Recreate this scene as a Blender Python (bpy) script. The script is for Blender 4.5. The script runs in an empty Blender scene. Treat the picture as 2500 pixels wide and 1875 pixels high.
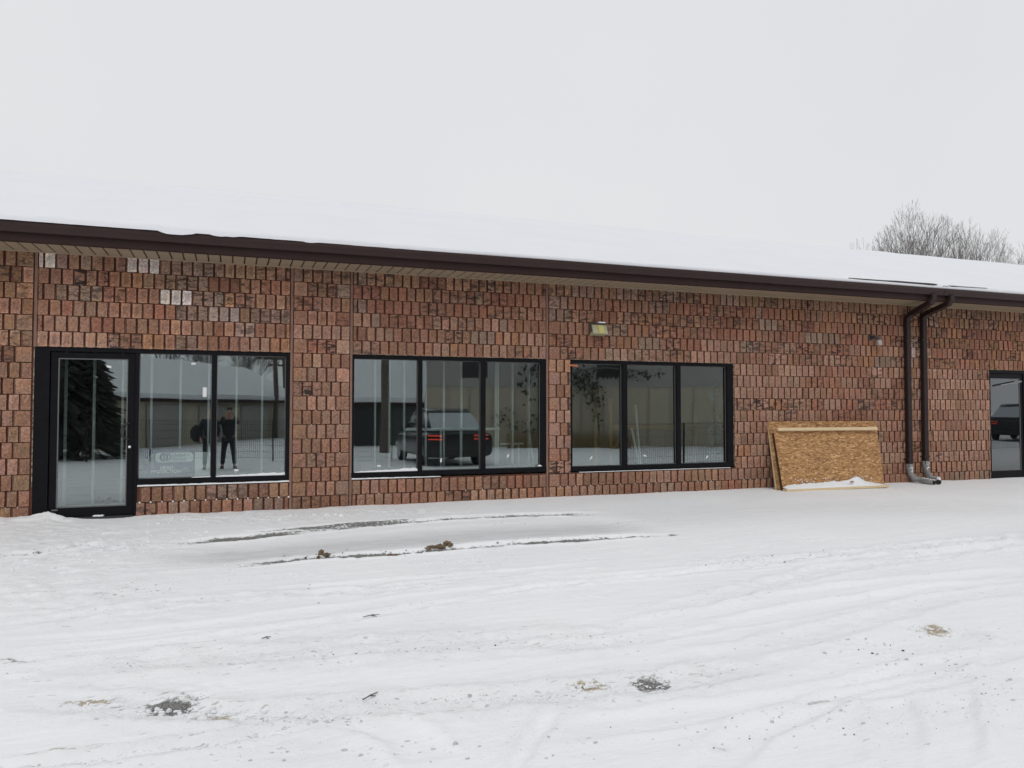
import bpy, bmesh, math, random
import numpy as np
from mathutils import Vector, Matrix, Quaternion
R = math.radians
rng = random.Random(7)
scene = bpy.context.scene
col = scene.collection

# ------------------------------------------------------------------ camera (phone held at z = 0)
F_PX, YAW, PITCH, ROLL, D = 1871.53, 0.352727, 0.0317277, 0.000398, 11.27629   # for the 2500 px wide photo
cy_, sy_, cp_, sp_ = math.cos(YAW), math.sin(YAW), math.cos(PITCH), math.sin(PITCH)
FW = Vector((sy_*cp_, cy_*cp_, sp_)); RT = Vector((cy_, -sy_, 0)); UP = RT.cross(FW)
RT, UP = RT*math.cos(ROLL)+UP*math.sin(ROLL), -RT*math.sin(ROLL)+UP*math.cos(ROLL)
CAM = Vector((0, -D, 0))
cd = bpy.data.cameras.new('camera'); co = bpy.data.objects.new('camera', cd); col.objects.link(co)
cd.sensor_fit = 'HORIZONTAL'; cd.sensor_width = 36; cd.lens = 36*F_PX/2500
cd.clip_start = 0.05; cd.clip_end = 2000
m = Matrix((RT, UP, -FW)).transposed().to_4x4(); m.translation = CAM; co.matrix_world = m
scene.camera = co

# ------------------------------------------------------------------ overcast sky, weak broad sun
w = bpy.data.worlds.new('World'); scene.world = w; w.use_nodes = True
nt = w.node_tree; nt.nodes.clear()
out = nt.nodes.new('ShaderNodeOutputWorld'); bg = nt.nodes.new('ShaderNodeBackground')
sky = nt.nodes.new('ShaderNodeTexSky'); sky.sky_type = 'NISHITA'; sky.sun_disc = False
SUN_EL, SUN_ROT = R(48), R(200)
sky.sun_elevation = SUN_EL; sky.sun_rotation = SUN_ROT; sky.dust_density = 4; sky.air_density = 2
hs = nt.nodes.new('ShaderNodeHueSaturation'); hs.inputs['Saturation'].default_value = 0.12
mx = nt.nodes.new('ShaderNodeMix'); mx.data_type = 'RGBA'; mx.inputs[0].default_value = 0.9
tcw = nt.nodes.new('ShaderNodeTexCoord'); nzw = nt.nodes.new('ShaderNodeTexNoise')
nzw.inputs['Scale'].default_value = 2.2; nzw.inputs['Detail'].default_value = 4
rpw = nt.nodes.new('ShaderNodeValToRGB')
rpw.color_ramp.elements[0].position = 0.3; rpw.color_ramp.elements[0].color = (7.28, 7.46, 7.68, 1)
rpw.color_ramp.elements[1].position = 0.7; rpw.color_ramp.elements[1].color = (7.6, 7.72, 7.88, 1)
nt.links.new(tcw.outputs['Generated'], nzw.inputs['Vector']); nt.links.new(nzw.outputs['Fac'], rpw.inputs['Fac'])
nt.links.new(sky.outputs[0], hs.inputs['Color']); nt.links.new(hs.outputs[0], mx.inputs[6])
nt.links.new(rpw.outputs[0], mx.inputs[7]); nt.links.new(mx.outputs[2], bg.inputs[0])
bg.inputs[1].default_value = 0.1055
nt.links.new(bg.outputs[0], out.inputs[0])
sl = bpy.data.lights.new('sun', 'SUN'); sl.energy = 0.6; sl.angle = R(40); sl.color = (1, .985, .96)
so = bpy.data.objects.new('sun', sl); col.objects.link(so)
sdir = Vector((math.sin(SUN_ROT)*math.cos(SUN_EL), math.cos(SUN_ROT)*math.cos(SUN_EL), math.sin(SUN_EL)))
so.rotation_euler = sdir.to_track_quat('Z', 'Y').to_euler()
scene.view_settings.view_transform = 'Standard'; scene.view_settings.look = 'None'
scene.view_settings.exposure = 0; scene.view_settings.gamma = 1; scene.view_settings.use_curve_mapping = False
scene.render.engine = 'CYCLES'
scene.cycles.max_bounces = 8; scene.cycles.transparent_max_bounces = 12; scene.cycles.use_denoising = True

# ------------------------------------------------------------------ measuring helpers: photo pixel -> point of the place
def ray(u, v):
    return FW*F_PX + RT*(u-1250) - UP*(v-937.5)
def U(u, v, y=0.0):                       # on the vertical plane at depth y (wall plane is y = 0)
    d = ray(u, v); t = (y+D)/d.y
    return CAM + d*t
SLOPE = 0.027; G0 = -1.41
def G(u, v):                              # on the gently falling yard
    d = ray(u, v); t = (G0-SLOPE*D)/(d.z-SLOPE*d.y)
    return CAM + d*t
def MIR(u, v, depth):                     # seen in the panes: real place of a reflection at that depth
    p = CAM + ray(u, v)*(depth/F_PX); return Vector((p.x, 0.12-p.y, p.z))
def PX(p):
    d = Vector(p)-CAM; z = d.dot(FW); return 1250+F_PX*d.dot(RT)/z, 937.5-F_PX*d.dot(UP)/z, z
def ground_base(y):
    return G0 + SLOPE*max(y, -11.5) if y < 0 else G0

# ------------------------------------------------------------------ mesh builder
class MB:
    def __init__(s): s.v = []; s.f = []; s.c = []; s.cur = None
    def add(s, vs, fs):
        n = len(s.v); s.v += [tuple(p) for p in vs]; s.f += [tuple(i+n for i in f) for f in fs]
        if s.cur is not None: s.c += [s.cur]*len(vs)
    def box(s, x0, x1, y0, y1, z0, z1):
        s.add([(x0,y0,z0),(x1,y0,z0),(x1,y1,z0),(x0,y1,z0),(x0,y0,z1),(x1,y0,z1),(x1,y1,z1),(x0,y1,z1)],
              [(0,3,2,1),(4,5,6,7),(0,1,5,4),(1,2,6,5),(2,3,7,6),(3,0,4,7)]); return s
    def obox(s, o, ax, ay, az):           # corner o and three edge vectors
        o = Vector(o); P = [o, o+ax, o+ax+ay, o+ay]; P += [p+az for p in P]
        s.add(P, [(0,3,2,1),(4,5,6,7),(0,1,5,4),(1,2,6,5),(2,3,7,6),(3,0,4,7)]); return s
    def tube(s, pts, rad, n=6, cap=True, sq=None):
        pts = [Vector(p) for p in pts]; rad = rad if isinstance(rad, (list, tuple)) else [rad]*len(pts)
        vs = []; fs = []; ref = None
        for i, p in enumerate(pts):
            t = (pts[min(i+1, len(pts)-1)] - pts[max(i-1, 0)]).normalized()
            if ref is None: ref = Vector((0,0,1)) if abs(t.z) < .9 else Vector((0,1,0))
            a = t.cross(ref)
            if a.length < 1e-4: a = t.cross(Vector((1,0,0)))
            a.normalize(); b = a.cross(t).normalized(); ref = b
            for k in range(n):
                th = 2*math.pi*k/n + (math.pi/4 if sq else 0)
                vs.append(p + (a*math.cos(th) + b*math.sin(th))*rad[i])
        for i in range(len(pts)-1):
            for k in range(n):
                k2 = (k+1) % n; fs.append((i*n+k, i*n+k2, (i+1)*n+k2, (i+1)*n+k))
        if cap: fs.append(tuple(range(n))[::-1]); fs.append(tuple((len(pts)-1)*n+k for k in range(n)))
        s.add(vs, fs); return s
    def lathe(s, c, axis, prof, n=16):    # prof: (dist along axis, radius)
        axis = Vector(axis).normalized(); a = axis.orthogonal().normalized(); b = axis.cross(a); vs = []; fs = []
        for (h, r) in prof:
            for k in range(n):
                th = 2*math.pi*k/n; vs.append(Vector(c)+axis*h+(a*math.cos(th)+b*math.sin(th))*r)
        for i in range(len(prof)-1):
            for k in range(n): fs.append((i*n+k, i*n+(k+1)%n, (i+1)*n+(k+1)%n, (i+1)*n+k))
        s.add(vs, fs+[tuple(range(n))[::-1], tuple((len(prof)-1)*n+k for k in range(n))]); return s
    def lump(s, c, rx, ry, rz, seed, n=7, rough=.3):
        q = random.Random(seed); vs = []; fs = []; rings = max(3, n//2)
        for i in range(rings+1):
            ph = math.pi*i/rings
            for k in range(n):
                th = 2*math.pi*k/n; r = 1+q.uniform(-rough, rough)
                vs.append((c[0]+rx*r*math.sin(ph)*math.cos(th), c[1]+ry*r*math.sin(ph)*math.sin(th), c[2]+rz*math.cos(ph)*(1+q.uniform(-rough, rough)*.6)))
        for i in range(rings):
            for k in range(n): fs.append((i*n+k, (i+1)*n+k, (i+1)*n+(k+1)%n, i*n+(k+1)%n))
        s.add(vs, fs); return s
    def mesh(s, name, mat, smooth=False):
        me = bpy.data.meshes.new(name); me.from_pydata(s.v, [], s.f)
        if s.c:
            a = me.color_attributes.new('tint', 'FLOAT_COLOR', 'POINT')
            a.data.foreach_set('color', np.array(s.c, dtype=np.float32).ravel())
        if mat: me.materials.append(mat)
        if smooth: me.polygons.foreach_set('use_smooth', [True]*len(me.polygons))
        me.update(); return me
    def build(s, name, mat, parent=None, smooth=False, bevel=0, kind=None, label=None):
        o = bpy.data.objects.new(name, s.mesh(name, mat, smooth)); col.objects.link(o)
        if parent: o.parent = parent; o.matrix_parent_inverse = Matrix.Identity(4); o.location = -base_of(parent)
        if bevel:
            b = o.modifiers.new('bevel', 'BEVEL'); b.width = bevel; b.segments = 2; b.limit_method = 'ANGLE'
        if kind: o['kind'] = kind
        if label: o['label'] = label
        return o
def base_of(p):
    v = Vector(p.location)
    while p.parent: p = p.parent; v += Vector(p.location)
    return v
def tag(o, label=None, cat=None, group=None, kind=None):
    if label: o['label'] = label
    if cat: o['category'] = cat
    if group: o['group'] = group
    if kind: o['kind'] = kind
    return o
def empty(name, loc, label, cat, group=None):
    o = bpy.data.objects.new(name, None); o.empty_display_size = .1; col.objects.link(o); o.location = loc
    return tag(o, label, cat, group)
def copy_tree(o, parent=None):
    c = o.copy(); col.objects.link(c); c.parent = parent
    for ch in list(o.children): copy_tree(ch, c)
    return c

# ------------------------------------------------------------------ materials
def mat(name, base=(.5,.5,.5), rough=.6, metal=0, noise=None, bump=None, spec=.5, emit=None, attr=False):
    """noise=(scale, amount, colour2, detail) varies the base colour; bump=(scale, strength, distance)"""
    mt = bpy.data.materials.new(name); mt.use_nodes = True; t = mt.node_tree; b = t.nodes['Principled BSDF']
    b.inputs['Base Color'].default_value = (*base, 1); b.inputs['Roughness'].default_value = rough
    b.inputs['Metallic'].default_value = metal; b.inputs['Specular IOR Level'].default_value = spec
    tc = t.nodes.new('ShaderNodeNewGeometry')
    if noise:
        n = t.nodes.new('ShaderNodeTexNoise'); n.inputs['Scale'].default_value = noise[0]; n.inputs['Detail'].default_value = noise[3] if len(noise) > 3 else 6
        t.links.new(tc.outputs['Position'], n.inputs['Vector'])
        r = t.nodes.new('ShaderNodeValToRGB'); r.color_ramp.elements[0].position = .5-noise[1]; r.color_ramp.elements[1].position = .5+noise[1]
        r.color_ramp.elements[0].color = (*base, 1); r.color_ramp.elements[1].color = (*noise[2], 1)
        t.links.new(n.outputs['Fac'], r.inputs['Fac']); t.links.new(r.outputs[0], b.inputs['Base Color'])
    if bump:
        n = t.nodes.new('ShaderNodeTexNoise'); n.inputs['Scale'].default_value = bump[0]; n.inputs['Detail'].default_value = 5
        t.links.new(tc.outputs['Position'], n.inputs['Vector'])
        bp = t.nodes.new('ShaderNodeBump'); bp.inputs['Strength'].default_value = bump[1]; bp.inputs['Distance'].default_value = bump[2]
        t.links.new(n.outputs['Fac'], bp.inputs['Height']); t.links.new(bp.outputs[0], b.inputs['Normal'])
    if emit: b.inputs['Emission Color'].default_value = (*emit[0], 1); b.inputs['Emission Strength'].default_value = emit[1]
    return mt
def N(t, typ, **k):
    n = t.nodes.new(typ)
    for a, v in k.items():
        if hasattr(n, a): setattr(n, a, v)
        else: n.inputs[a.replace('_', ' ')].default_value = v
    return n
def mixc(t, fac, a, b, mode='MIX'):
    n = t.nodes.new('ShaderNodeMix'); n.data_type = 'RGBA'; n.blend_type = mode
    for i, x in ((0, fac), (6, a), (7, b)):
        if isinstance(x, bpy.types.NodeSocket): t.links.new(x, n.inputs[i])
        elif i == 0: n.inputs[0].default_value = x
        else: n.inputs[i].default_value = (*x, 1)
    return n.outputs[2]
def ramp(t, src, p0, p1, a=0., b=1.):
    n = t.nodes.new('ShaderNodeMapRange'); n.inputs[1].default_value = p0; n.inputs[2].default_value = p1
    n.inputs[3].default_value = a; n.inputs[4].default_value = b; t.links.new(src, n.inputs[0]); return n.outputs[0]
def mathn(t, op, a, b=None):
    n = t.nodes.new('ShaderNodeMath'); n.operation = op
    for i, x in enumerate((a, b)):
        if x is None: continue
        if isinstance(x, bpy.types.NodeSocket): t.links.new(x, n.inputs[i])
        else: n.inputs[i].default_value = x
    return n.outputs[0]

def brick_material():
    mt = bpy.data.materials.new('split_face_block'); mt.use_nodes = True; t = mt.node_tree; b = t.nodes['Principled BSDF']
    g = t.nodes.new('ShaderNodeNewGeometry'); at = N(t, 'ShaderNodeAttribute', attribute_name='tint')
    fine = N(t, 'ShaderNodeTexNoise', Scale=38., Detail=6., Roughness=.7); t.links.new(g.outputs['Position'], fine.inputs['Vector'])
    med = N(t, 'ShaderNodeTexNoise', Scale=11., Detail=5., Roughness=.6); t.links.new(g.outputs['Position'], med.inputs['Vector'])
    c = mixc(t, ramp(t, med.outputs['Fac'], .35, .68, 0., .5), at.outputs['Color'], mixc(t, 1., at.outputs['Color'], (1.25, .92, .72), 'MULTIPLY'))
    c = mixc(t, 1., c, mixc(t, ramp(t, fine.outputs['Fac'], .3, .7), (.48, .45, .43), (1.50, 1.49, 1.48)), 'MULTIPLY')
    # dark weather streaks on the blocks that carry them (alpha of the tint)
    mp = N(t, 'ShaderNodeMapping'); mp.inputs['Scale'].default_value = (7, 7, 19); mp.inputs['Rotation'].default_value = (0, .35, 0)
    t.links.new(g.outputs['Position'], mp.inputs['Vector'])
    sm = N(t, 'ShaderNodeTexNoise', Scale=1., Detail=5., Roughness=.65, Distortion=.6); t.links.new(mp.outputs[0], sm.inputs['Vector'])
    sfac = mathn(t, 'MULTIPLY', ramp(t, sm.outputs['Fac'], .50, .57), at.outputs['Alpha'])
    c = mixc(t, sfac, c, (.045, .035, .033))
    # pale aggregate specks
    sp = N(t, 'ShaderNodeTexVoronoi', Scale=75.); t.links.new(g.outputs['Position'], sp.inputs['Vector'])
    c = mixc(t, ramp(t, sp.outputs['Distance'], .10, .22, .75, 0.), c, mixc(t, .5, c, (.60, .52, .46)))
    t.links.new(c, b.inputs['Base Color']); b.inputs['Roughness'].default_value = .92; b.inputs['Specular IOR Level'].default_value = .25
    bp = N(t, 'ShaderNodeBump', Strength=.9, Distance=.012); t.links.new(fine.outputs['Fac'], bp.inputs['Height'])
    bp2 = N(t, 'ShaderNodeBump', Strength=.8, Distance=.02); t.links.new(sm.outputs['Fac'], bp2.inputs['Height']); t.links.new(bp.outputs[0], bp2.inputs['Normal'])
    t.links.new(bp2.outputs[0], b.inputs['Normal']); return mt

def glass_material():
    mt = bpy.data.materials.new('window_glass'); mt.use_nodes = True; t = mt.node_tree; t.nodes.clear()
    o = t.nodes.new('ShaderNodeOutputMaterial'); tr = t.nodes.new('ShaderNodeBsdfTransparent'); gl = t.nodes.new('ShaderNodeBsdfGlossy')
    tr.inputs[0].default_value = (.92, .97, .955, 1); gl.inputs[0].default_value = (.92, .975, .985, 1); gl.inputs['Roughness'].default_value = 0.0
    lw = t.nodes.new('ShaderNodeFresnel'); lw.inputs[0].default_value = 1.5
    f = mathn(t, 'ADD', mathn(t, 'MULTIPLY', lw.outputs[0], 1.0), .145)
    n = N(t, 'ShaderNodeTexNoise', Scale=1.1, Detail=1.); g = t.nodes.new('ShaderNodeNewGeometry'); t.links.new(g.outputs['Position'], n.inputs['Vector'])
    bp = N(t, 'ShaderNodeBump', Strength=.25, Distance=.004); t.links.new(n.outputs['Fac'], bp.inputs['Height']); t.links.new(bp.outputs[0], gl.inputs['Normal'])
    m_ = t.nodes.new('ShaderNodeMixShader'); t.links.new(f, m_.inputs[0]); t.links.new(tr.outputs[0], m_.inputs[1]); t.links.new(gl.outputs[0], m_.inputs[2])
    t.links.new(m_.outputs[0], o.inputs[0]); return mt

def snow_ground_material():
    mt = bpy.data.materials.new('trodden_snow'); mt.use_nodes = True; t = mt.node_tree; b = t.nodes['Principled BSDF']
    g = t.nodes.new('ShaderNodeNewGeometry'); P = g.outputs['Position']
    at = N(t, 'ShaderNodeAttribute', attribute_name='tint'); sx = t.nodes.new('ShaderNodeSeparateColor'); t.links.new(at.outputs['Color'], sx.inputs[0])
    n1 = N(t, 'ShaderNodeTexNoise', Scale=26., Detail=7., Roughness=.7); t.links.new(P, n1.inputs['Vector'])
    mp = N(t, 'ShaderNodeMapping'); mp.inputs['Rotation'].default_value = (0, 0, -.12); mp.inputs['Scale'].default_value = (2.2, 13, 4); t.links.new(P, mp.inputs['Vector'])
    n2 = N(t, 'ShaderNodeTexNoise', Scale=1., Detail=6., Roughness=.62); t.links.new(mp.outputs[0], n2.inputs['Vector'])
    n3 = N(t, 'ShaderNodeTexNoise', Scale=.9, Detail=3.); t.links.new(P, n3.inputs['Vector'])
    n4 = N(t, 'ShaderNodeTexNoise', Scale=110., Detail=3.); t.links.new(P, n4.inputs['Vector'])
    c = mixc(t, ramp(t, n3.outputs['Fac'], .35, .65), (.865, .875, .89), (.895, .90, .91))
    c = mixc(t, ramp(t, n2.outputs['Fac'], .50, .72, 0., .15), c, (.80, .81, .82))
    # thin, driven-over snow (B)
    c = mixc(t, mathn(t, 'MULTIPLY', sx.outputs[2], ramp(t, n2.outputs['Fac'], .3, .7, .55, 1.)), c, (.60, .605, .61))
    # small grey and tan flecks pressed into the trodden parts
    mpf = N(t, 'ShaderNodeMapping'); mpf.inputs['Rotation'].default_value = (0, 0, -.2); mpf.inputs['Scale'].default_value = (14, 42, 20); t.links.new(P, mpf.inputs['Vector'])
    nf = N(t, 'ShaderNodeTexNoise', Scale=1., Detail=4., Roughness=.6, Distortion=.8); t.links.new(mpf.outputs[0], nf.inputs['Vector'])
    rg = mathn(t, 'ADD', mathn(t, 'MULTIPLY', at.outputs['Alpha'], .065), mathn(t, 'MULTIPLY', sx.outputs[0], .10))
    fl = ramp(t, mathn(t, 'ADD', nf.outputs['Fac'], rg), .675, .735, 0., .7)
    c = mixc(t, fl, c, mixc(t, ramp(t, n3.outputs['Fac'], .4, .6), (.40, .40, .40), (.47, .43, .36)))
    # tan slush (G)
    tn = mathn(t, 'ADD', sx.outputs[1], mathn(t, 'MULTIPLY', mathn(t, 'SUBTRACT', n1.outputs['Fac'], .5), 2.2))
    c = mixc(t, mathn(t, 'MULTIPLY', ramp(t, tn, .5, .85), ramp(t, sx.outputs[1], .02, .2)), c, mixc(t, ramp(t, n4.outputs['Fac'], .4, .6), (.34, .27, .18), (.58, .51, .40)))
    # bared asphalt (R)
    mixn = mathn(t, 'ADD', mathn(t, 'MULTIPLY', n1.outputs['Fac'], .6), mathn(t, 'MULTIPLY', n2.outputs['Fac'], .4))
    dn = mathn(t, 'ADD', sx.outputs[0], mathn(t, 'MULTIPLY', mathn(t, 'SUBTRACT', mixn, .5), 3.0))
    dm = mathn(t, 'MULTIPLY', ramp(t, dn, .5, .78), ramp(t, sx.outputs[0], .02, .2))
    c = mixc(t, dm, c, mixc(t, ramp(t, n4.outputs['Fac'], .35, .65), (.07, .07, .07), (.33, .325, .31)))
    t.links.new(c, b.inputs['Base Color']); b.inputs['Roughness'].default_value = .75; b.inputs['Specular IOR Level'].default_value = .2
    hgt = mathn(t, 'ADD', mathn(t, 'MULTIPLY', n2.outputs['Fac'], .8), mathn(t, 'MULTIPLY', n1.outputs['Fac'], mathn(t, 'ADD', .25, mathn(t, 'MULTIPLY', at.outputs['Alpha'], .9))))
    bp = N(t, 'ShaderNodeBump', Strength=.55, Distance=.03); t.links.new(hgt, bp.inputs['Height']); t.links.new(bp.outputs[0], b.inputs['Normal'])
    return mt

def osb_material():
    mt = bpy.data.materials.new('oriented_strand_board'); mt.use_nodes = True; t = mt.node_tree; b = t.nodes['Principled BSDF']
    tc = t.nodes.new('ShaderNodeTexCoord'); P = tc.outputs['Object']
    nz = N(t, 'ShaderNodeTexNoise', Scale=5., Detail=2.); t.links.new(P, nz.inputs['Vector'])
    c = None
    for i, (rot, sc) in enumerate(((.25, (15, 15, 52)), (-.6, (13, 13, 48)), (1.15, (17, 17, 56)))):
        mp = N(t, 'ShaderNodeMapping'); mp.inputs['Rotation'].default_value = (0, rot, 0); mp.inputs['Scale'].default_value = sc; mp.inputs['Location'].default_value = (i*3.1, 0, i*7.7)
        w_ = N(t, 'ShaderNodeVectorMath', operation='SCALE'); w_.inputs['Scale'].default_value = .06
        t.links.new(nz.outputs['Color'], w_.inputs[0]); ad = N(t, 'ShaderNodeVectorMath', operation='ADD'); t.links.new(P, ad.inputs[0]); t.links.new(w_.outputs[0], ad.inputs[1])
        t.links.new(ad.outputs[0], mp.inputs['Vector'])
        vo = N(t, 'ShaderNodeTexVoronoi', Scale=1.); t.links.new(mp.outputs[0], vo.inputs['Vector'])
        sp = t.nodes.new('ShaderNodeSeparateColor'); t.links.new(vo.outputs['Color'], sp.inputs[0])
        cr = t.nodes.new('ShaderNodeValToRGB'); e = cr.color_ramp.elements
        e[0].position = 0; e[0].color = (.20, .095, .034, 1); e[1].position = 1; e[1].color = (.66, .41, .20, 1)
        for p_, q_ in ((.3, (.33, .16, .057)), (.6, (.41, .215, .085)), (.85, (.50, .28, .115))):
            k = e.new(p_); k.color = (*q_, 1)
        t.links.new(sp.outputs[0], cr.inputs[0])
        if c is None: c = cr.outputs[0]; hsrc = sp.outputs[1]
        else: c = mixc(t, ramp(t, sp.outputs[2], .55, .6), c, cr.outputs[0])
    t.links.new(c, b.inputs['Base Color']); b.inputs['Roughness'].default_value = .7
    bp = N(t, 'ShaderNodeBump', Strength=.35, Distance=.004); t.links.new(hsrc, bp.inputs['Height']); t.links.new(bp.outputs[0], b.inputs['Normal'])
    return mt

M = dict(
    brick=brick_material(), glass=glass_material(), ground=snow_ground_material(), osb=osb_material(),
    mortar=mat('mortar_red', (.135, .048, .029), .95, noise=(14, .2, (.075, .032, .022)), bump=(60, .6, .01)),
    joint=mat('pointing_mortar', (.26, .14, .095), .95, noise=(30, .25, (.19, .095, .065)), bump=(70, .6, .006)),
    caulk=mat('control_joint', (.27, .16, .12), .8, noise=(9, .25, (.20, .115, .085))),
    snow=mat('roof_snow', (.755, .765, .795), .75, noise=(.8, .3, (.79, .80, .825)), bump=(3, .25, .03), spec=.2),
    snowbit=mat('fresh_snow', (.84, .85, .865), .8, bump=(60, .5, .01), spec=.2),
    fascia=mat('brown_metal', (.036, .020, .019), .5, noise=(3, .3, (.044, .026, .025)), bump=(2.5, .2, .01), spec=.12),
    gutter=mat('brown_gutter', (.040, .023, .022), .4, noise=(4, .3, (.048, .029, .028)), bump=(3, .25, .008), spec=.18),
    spout=mat('brown_downspout', (.026, .015, .014), .4, noise=(6, .3, (.036, .023, .022)), spec=.18),
    soffit=mat('tan_soffit', (.37, .29, .20), .55, noise=(2, .3, (.33, .26, .18))),
    groove=mat('soffit_dark', (.035, .025, .018), .8),
    frame=mat('black_aluminium', (.006, .006, .0075), .42, noise=(8, .3, (.010, .010, .012)), spec=.1),
    gasket=mat('rubber_gasket', (.16, .165, .16), .6),
    foam=mat('pale_sealant', (.42, .37, .29), .85, noise=(25, .12, (.10, .07, .055))),
    orange=mat('orange_tape', (.5, .14, .05), .6),
    sticker=mat('white_paper', (.8, .8, .8), .6),
    steel=mat('galvanised_stud', (.86, .88, .88), .4, noise=(12, .3, (.74, .77, .78))),
    drywall=mat('grey_board', (.20, .21, .205), .9, noise=(2, .3, (.16, .165, .16))), ceil=mat('white_ceiling', (.7, .7, .69), .9),
    concrete=mat('concrete_floor', (.42, .41, .39), .85, noise=(3, .3, (.17, .165, .16)), bump=(20, .3, .01)),
    lumber=mat('pine_lumber', (.62, .47, .28), .7, noise=(9, .3, (.72, .58, .37)), bump=(40, .3, .003)),
    ladder=mat('yellow_wood', (.62, .36, .11), .6, noise=(10, .3, (.5, .28, .09))),
    card=mat('cardboard', (.45, .36, .24), .85),
    blue=mat('blue_banner', (.02, .055, .18), .5), white=mat('banner_white', (.88, .9, .9), .55), grey=mat('banner_grey', (.30, .36, .46), .55),
    lightbody=mat('wall_pack_brown', (.075, .062, .052), .5, noise=(30, .3, (.11, .09, .075))),
    lens=mat('yellowed_lens', (.46, .44, .30), .25, noise=(30, .2, (.38, .35, .22)), bump=(90, .4, .004)),
    lens2=mat('yellow_core', (.60, .52, .17), .3), clearlens=mat('frosted_jar', (.42, .41, .39), .3),
    darkmetal=mat('dark_metal', (.03, .028, .027), .5),
    pvc=mat('grey_boot', (.20, .20, .197), .6, noise=(18, .25, (.27, .27, .265))), hole=mat('black_opening', (.01, .01, .01), .9),
    clod=mat('dirty_clod', (.26, .19, .12), .95, noise=(22, .25, (.13, .09, .06)), bump=(60, .9, .02)),
    slush=mat('grey_slush', (.50, .49, .46), .9, noise=(22, .3, (.72, .72, .71)), bump=(50, .8, .02)),
    darkchip=mat('dark_chip', (.09, .085, .08), .9), grasstan=mat('dry_grass', (.34, .26, .15), .9, noise=(5, .3, (.22, .16, .09))),
    bark=mat('bark', (.11, .095, .088), .9, noise=(6, .3, (.15, .135, .125))),
    needles=mat('spruce_needles', (.045, .05, .04), .9), ivy=mat('vine_leaf', (.03, .035, .022), .8),
    beige=mat('beige_siding', (.48, .43, .34), .8, noise=(.6, .3, (.42, .375, .29))), beige2=mat('pale_panel', (.36, .35, .33), .8, noise=(.5, .3, (.33, .32, .30))),
    green=mat('grey_green_siding', (.07, .08, .078), .8), dark=mat('dark_opening', (.02, .02, .022), .5),
    carpaint=mat('black_car_paint', (.02, .022, .026), .2, spec=.6), carglass=mat('car_glass', (.02, .025, .03), .08),
    tyre=mat('tyre_rubber', (.02, .02, .02), .9), rim=mat('alloy_rim', (.35, .35, .36), .3, metal=.8),
    tail=mat('tail_lamp', (.5, .02, .015), .3, emit=((1, .10, .05), .9)), plate=mat('licence_plate', (.6, .62, .66), .5),
    skin=mat('skin', (.45, .27, .20), .6), hair=mat('hair', (.03, .02, .015), .8), coat=mat('black_coat', (.018, .018, .022), .85), coat2=mat('navy_coat', (.02, .024, .034), .85),
    jeans=mat('dark_trousers', (.025, .028, .035), .9), pole=mat('weathered_pole', (.12, .10, .085), .9), wire=mat('black_wire', (.02, .02, .02), .6),
    frost=mat('frosted_window', (.42, .46, .49), .5),
    scrap=mat('scrap_paper', (.42, .22, .15), .8),
    plastic=mat('plastic_sheet', (.42, .55, .66), .25, noise=(6, .2, (.12, .16, .19)), bump=(9, 1., .05)),
)

# ------------------------------------------------------------------ value noise for the snow relief
def vnoise(x, y, seed):
    xi = np.floor(x).astype(np.int64); yi = np.floor(y).astype(np.int64); fx = x-xi; fy = y-yi
    fx = fx*fx*(3-2*fx); fy = fy*fy*(3-2*fy)
    def h(a, b):
        n = (a*374761393 + b*668265263 + seed*1442695041) & 0xffffffff
        n = ((n ^ (n >> 13))*1274126177) & 0xffffffff
        return ((n ^ (n >> 16)) & 0xffff)/65535.
    return (h(xi, yi)*(1-fx)+h(xi+1, yi)*fx)*(1-fy)+(h(xi, yi+1)*(1-fx)+h(xi+1, yi+1)*fx)*fy
def fbm(x, y, seed, o=4, g=.5):
    s = 0; a = 1; t_ = 0
    for i in range(o): s = s+a*vnoise(x*2**i, y*2**i, seed+i*17); t_ += a; a *= g
    return s/t_-.5

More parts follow.
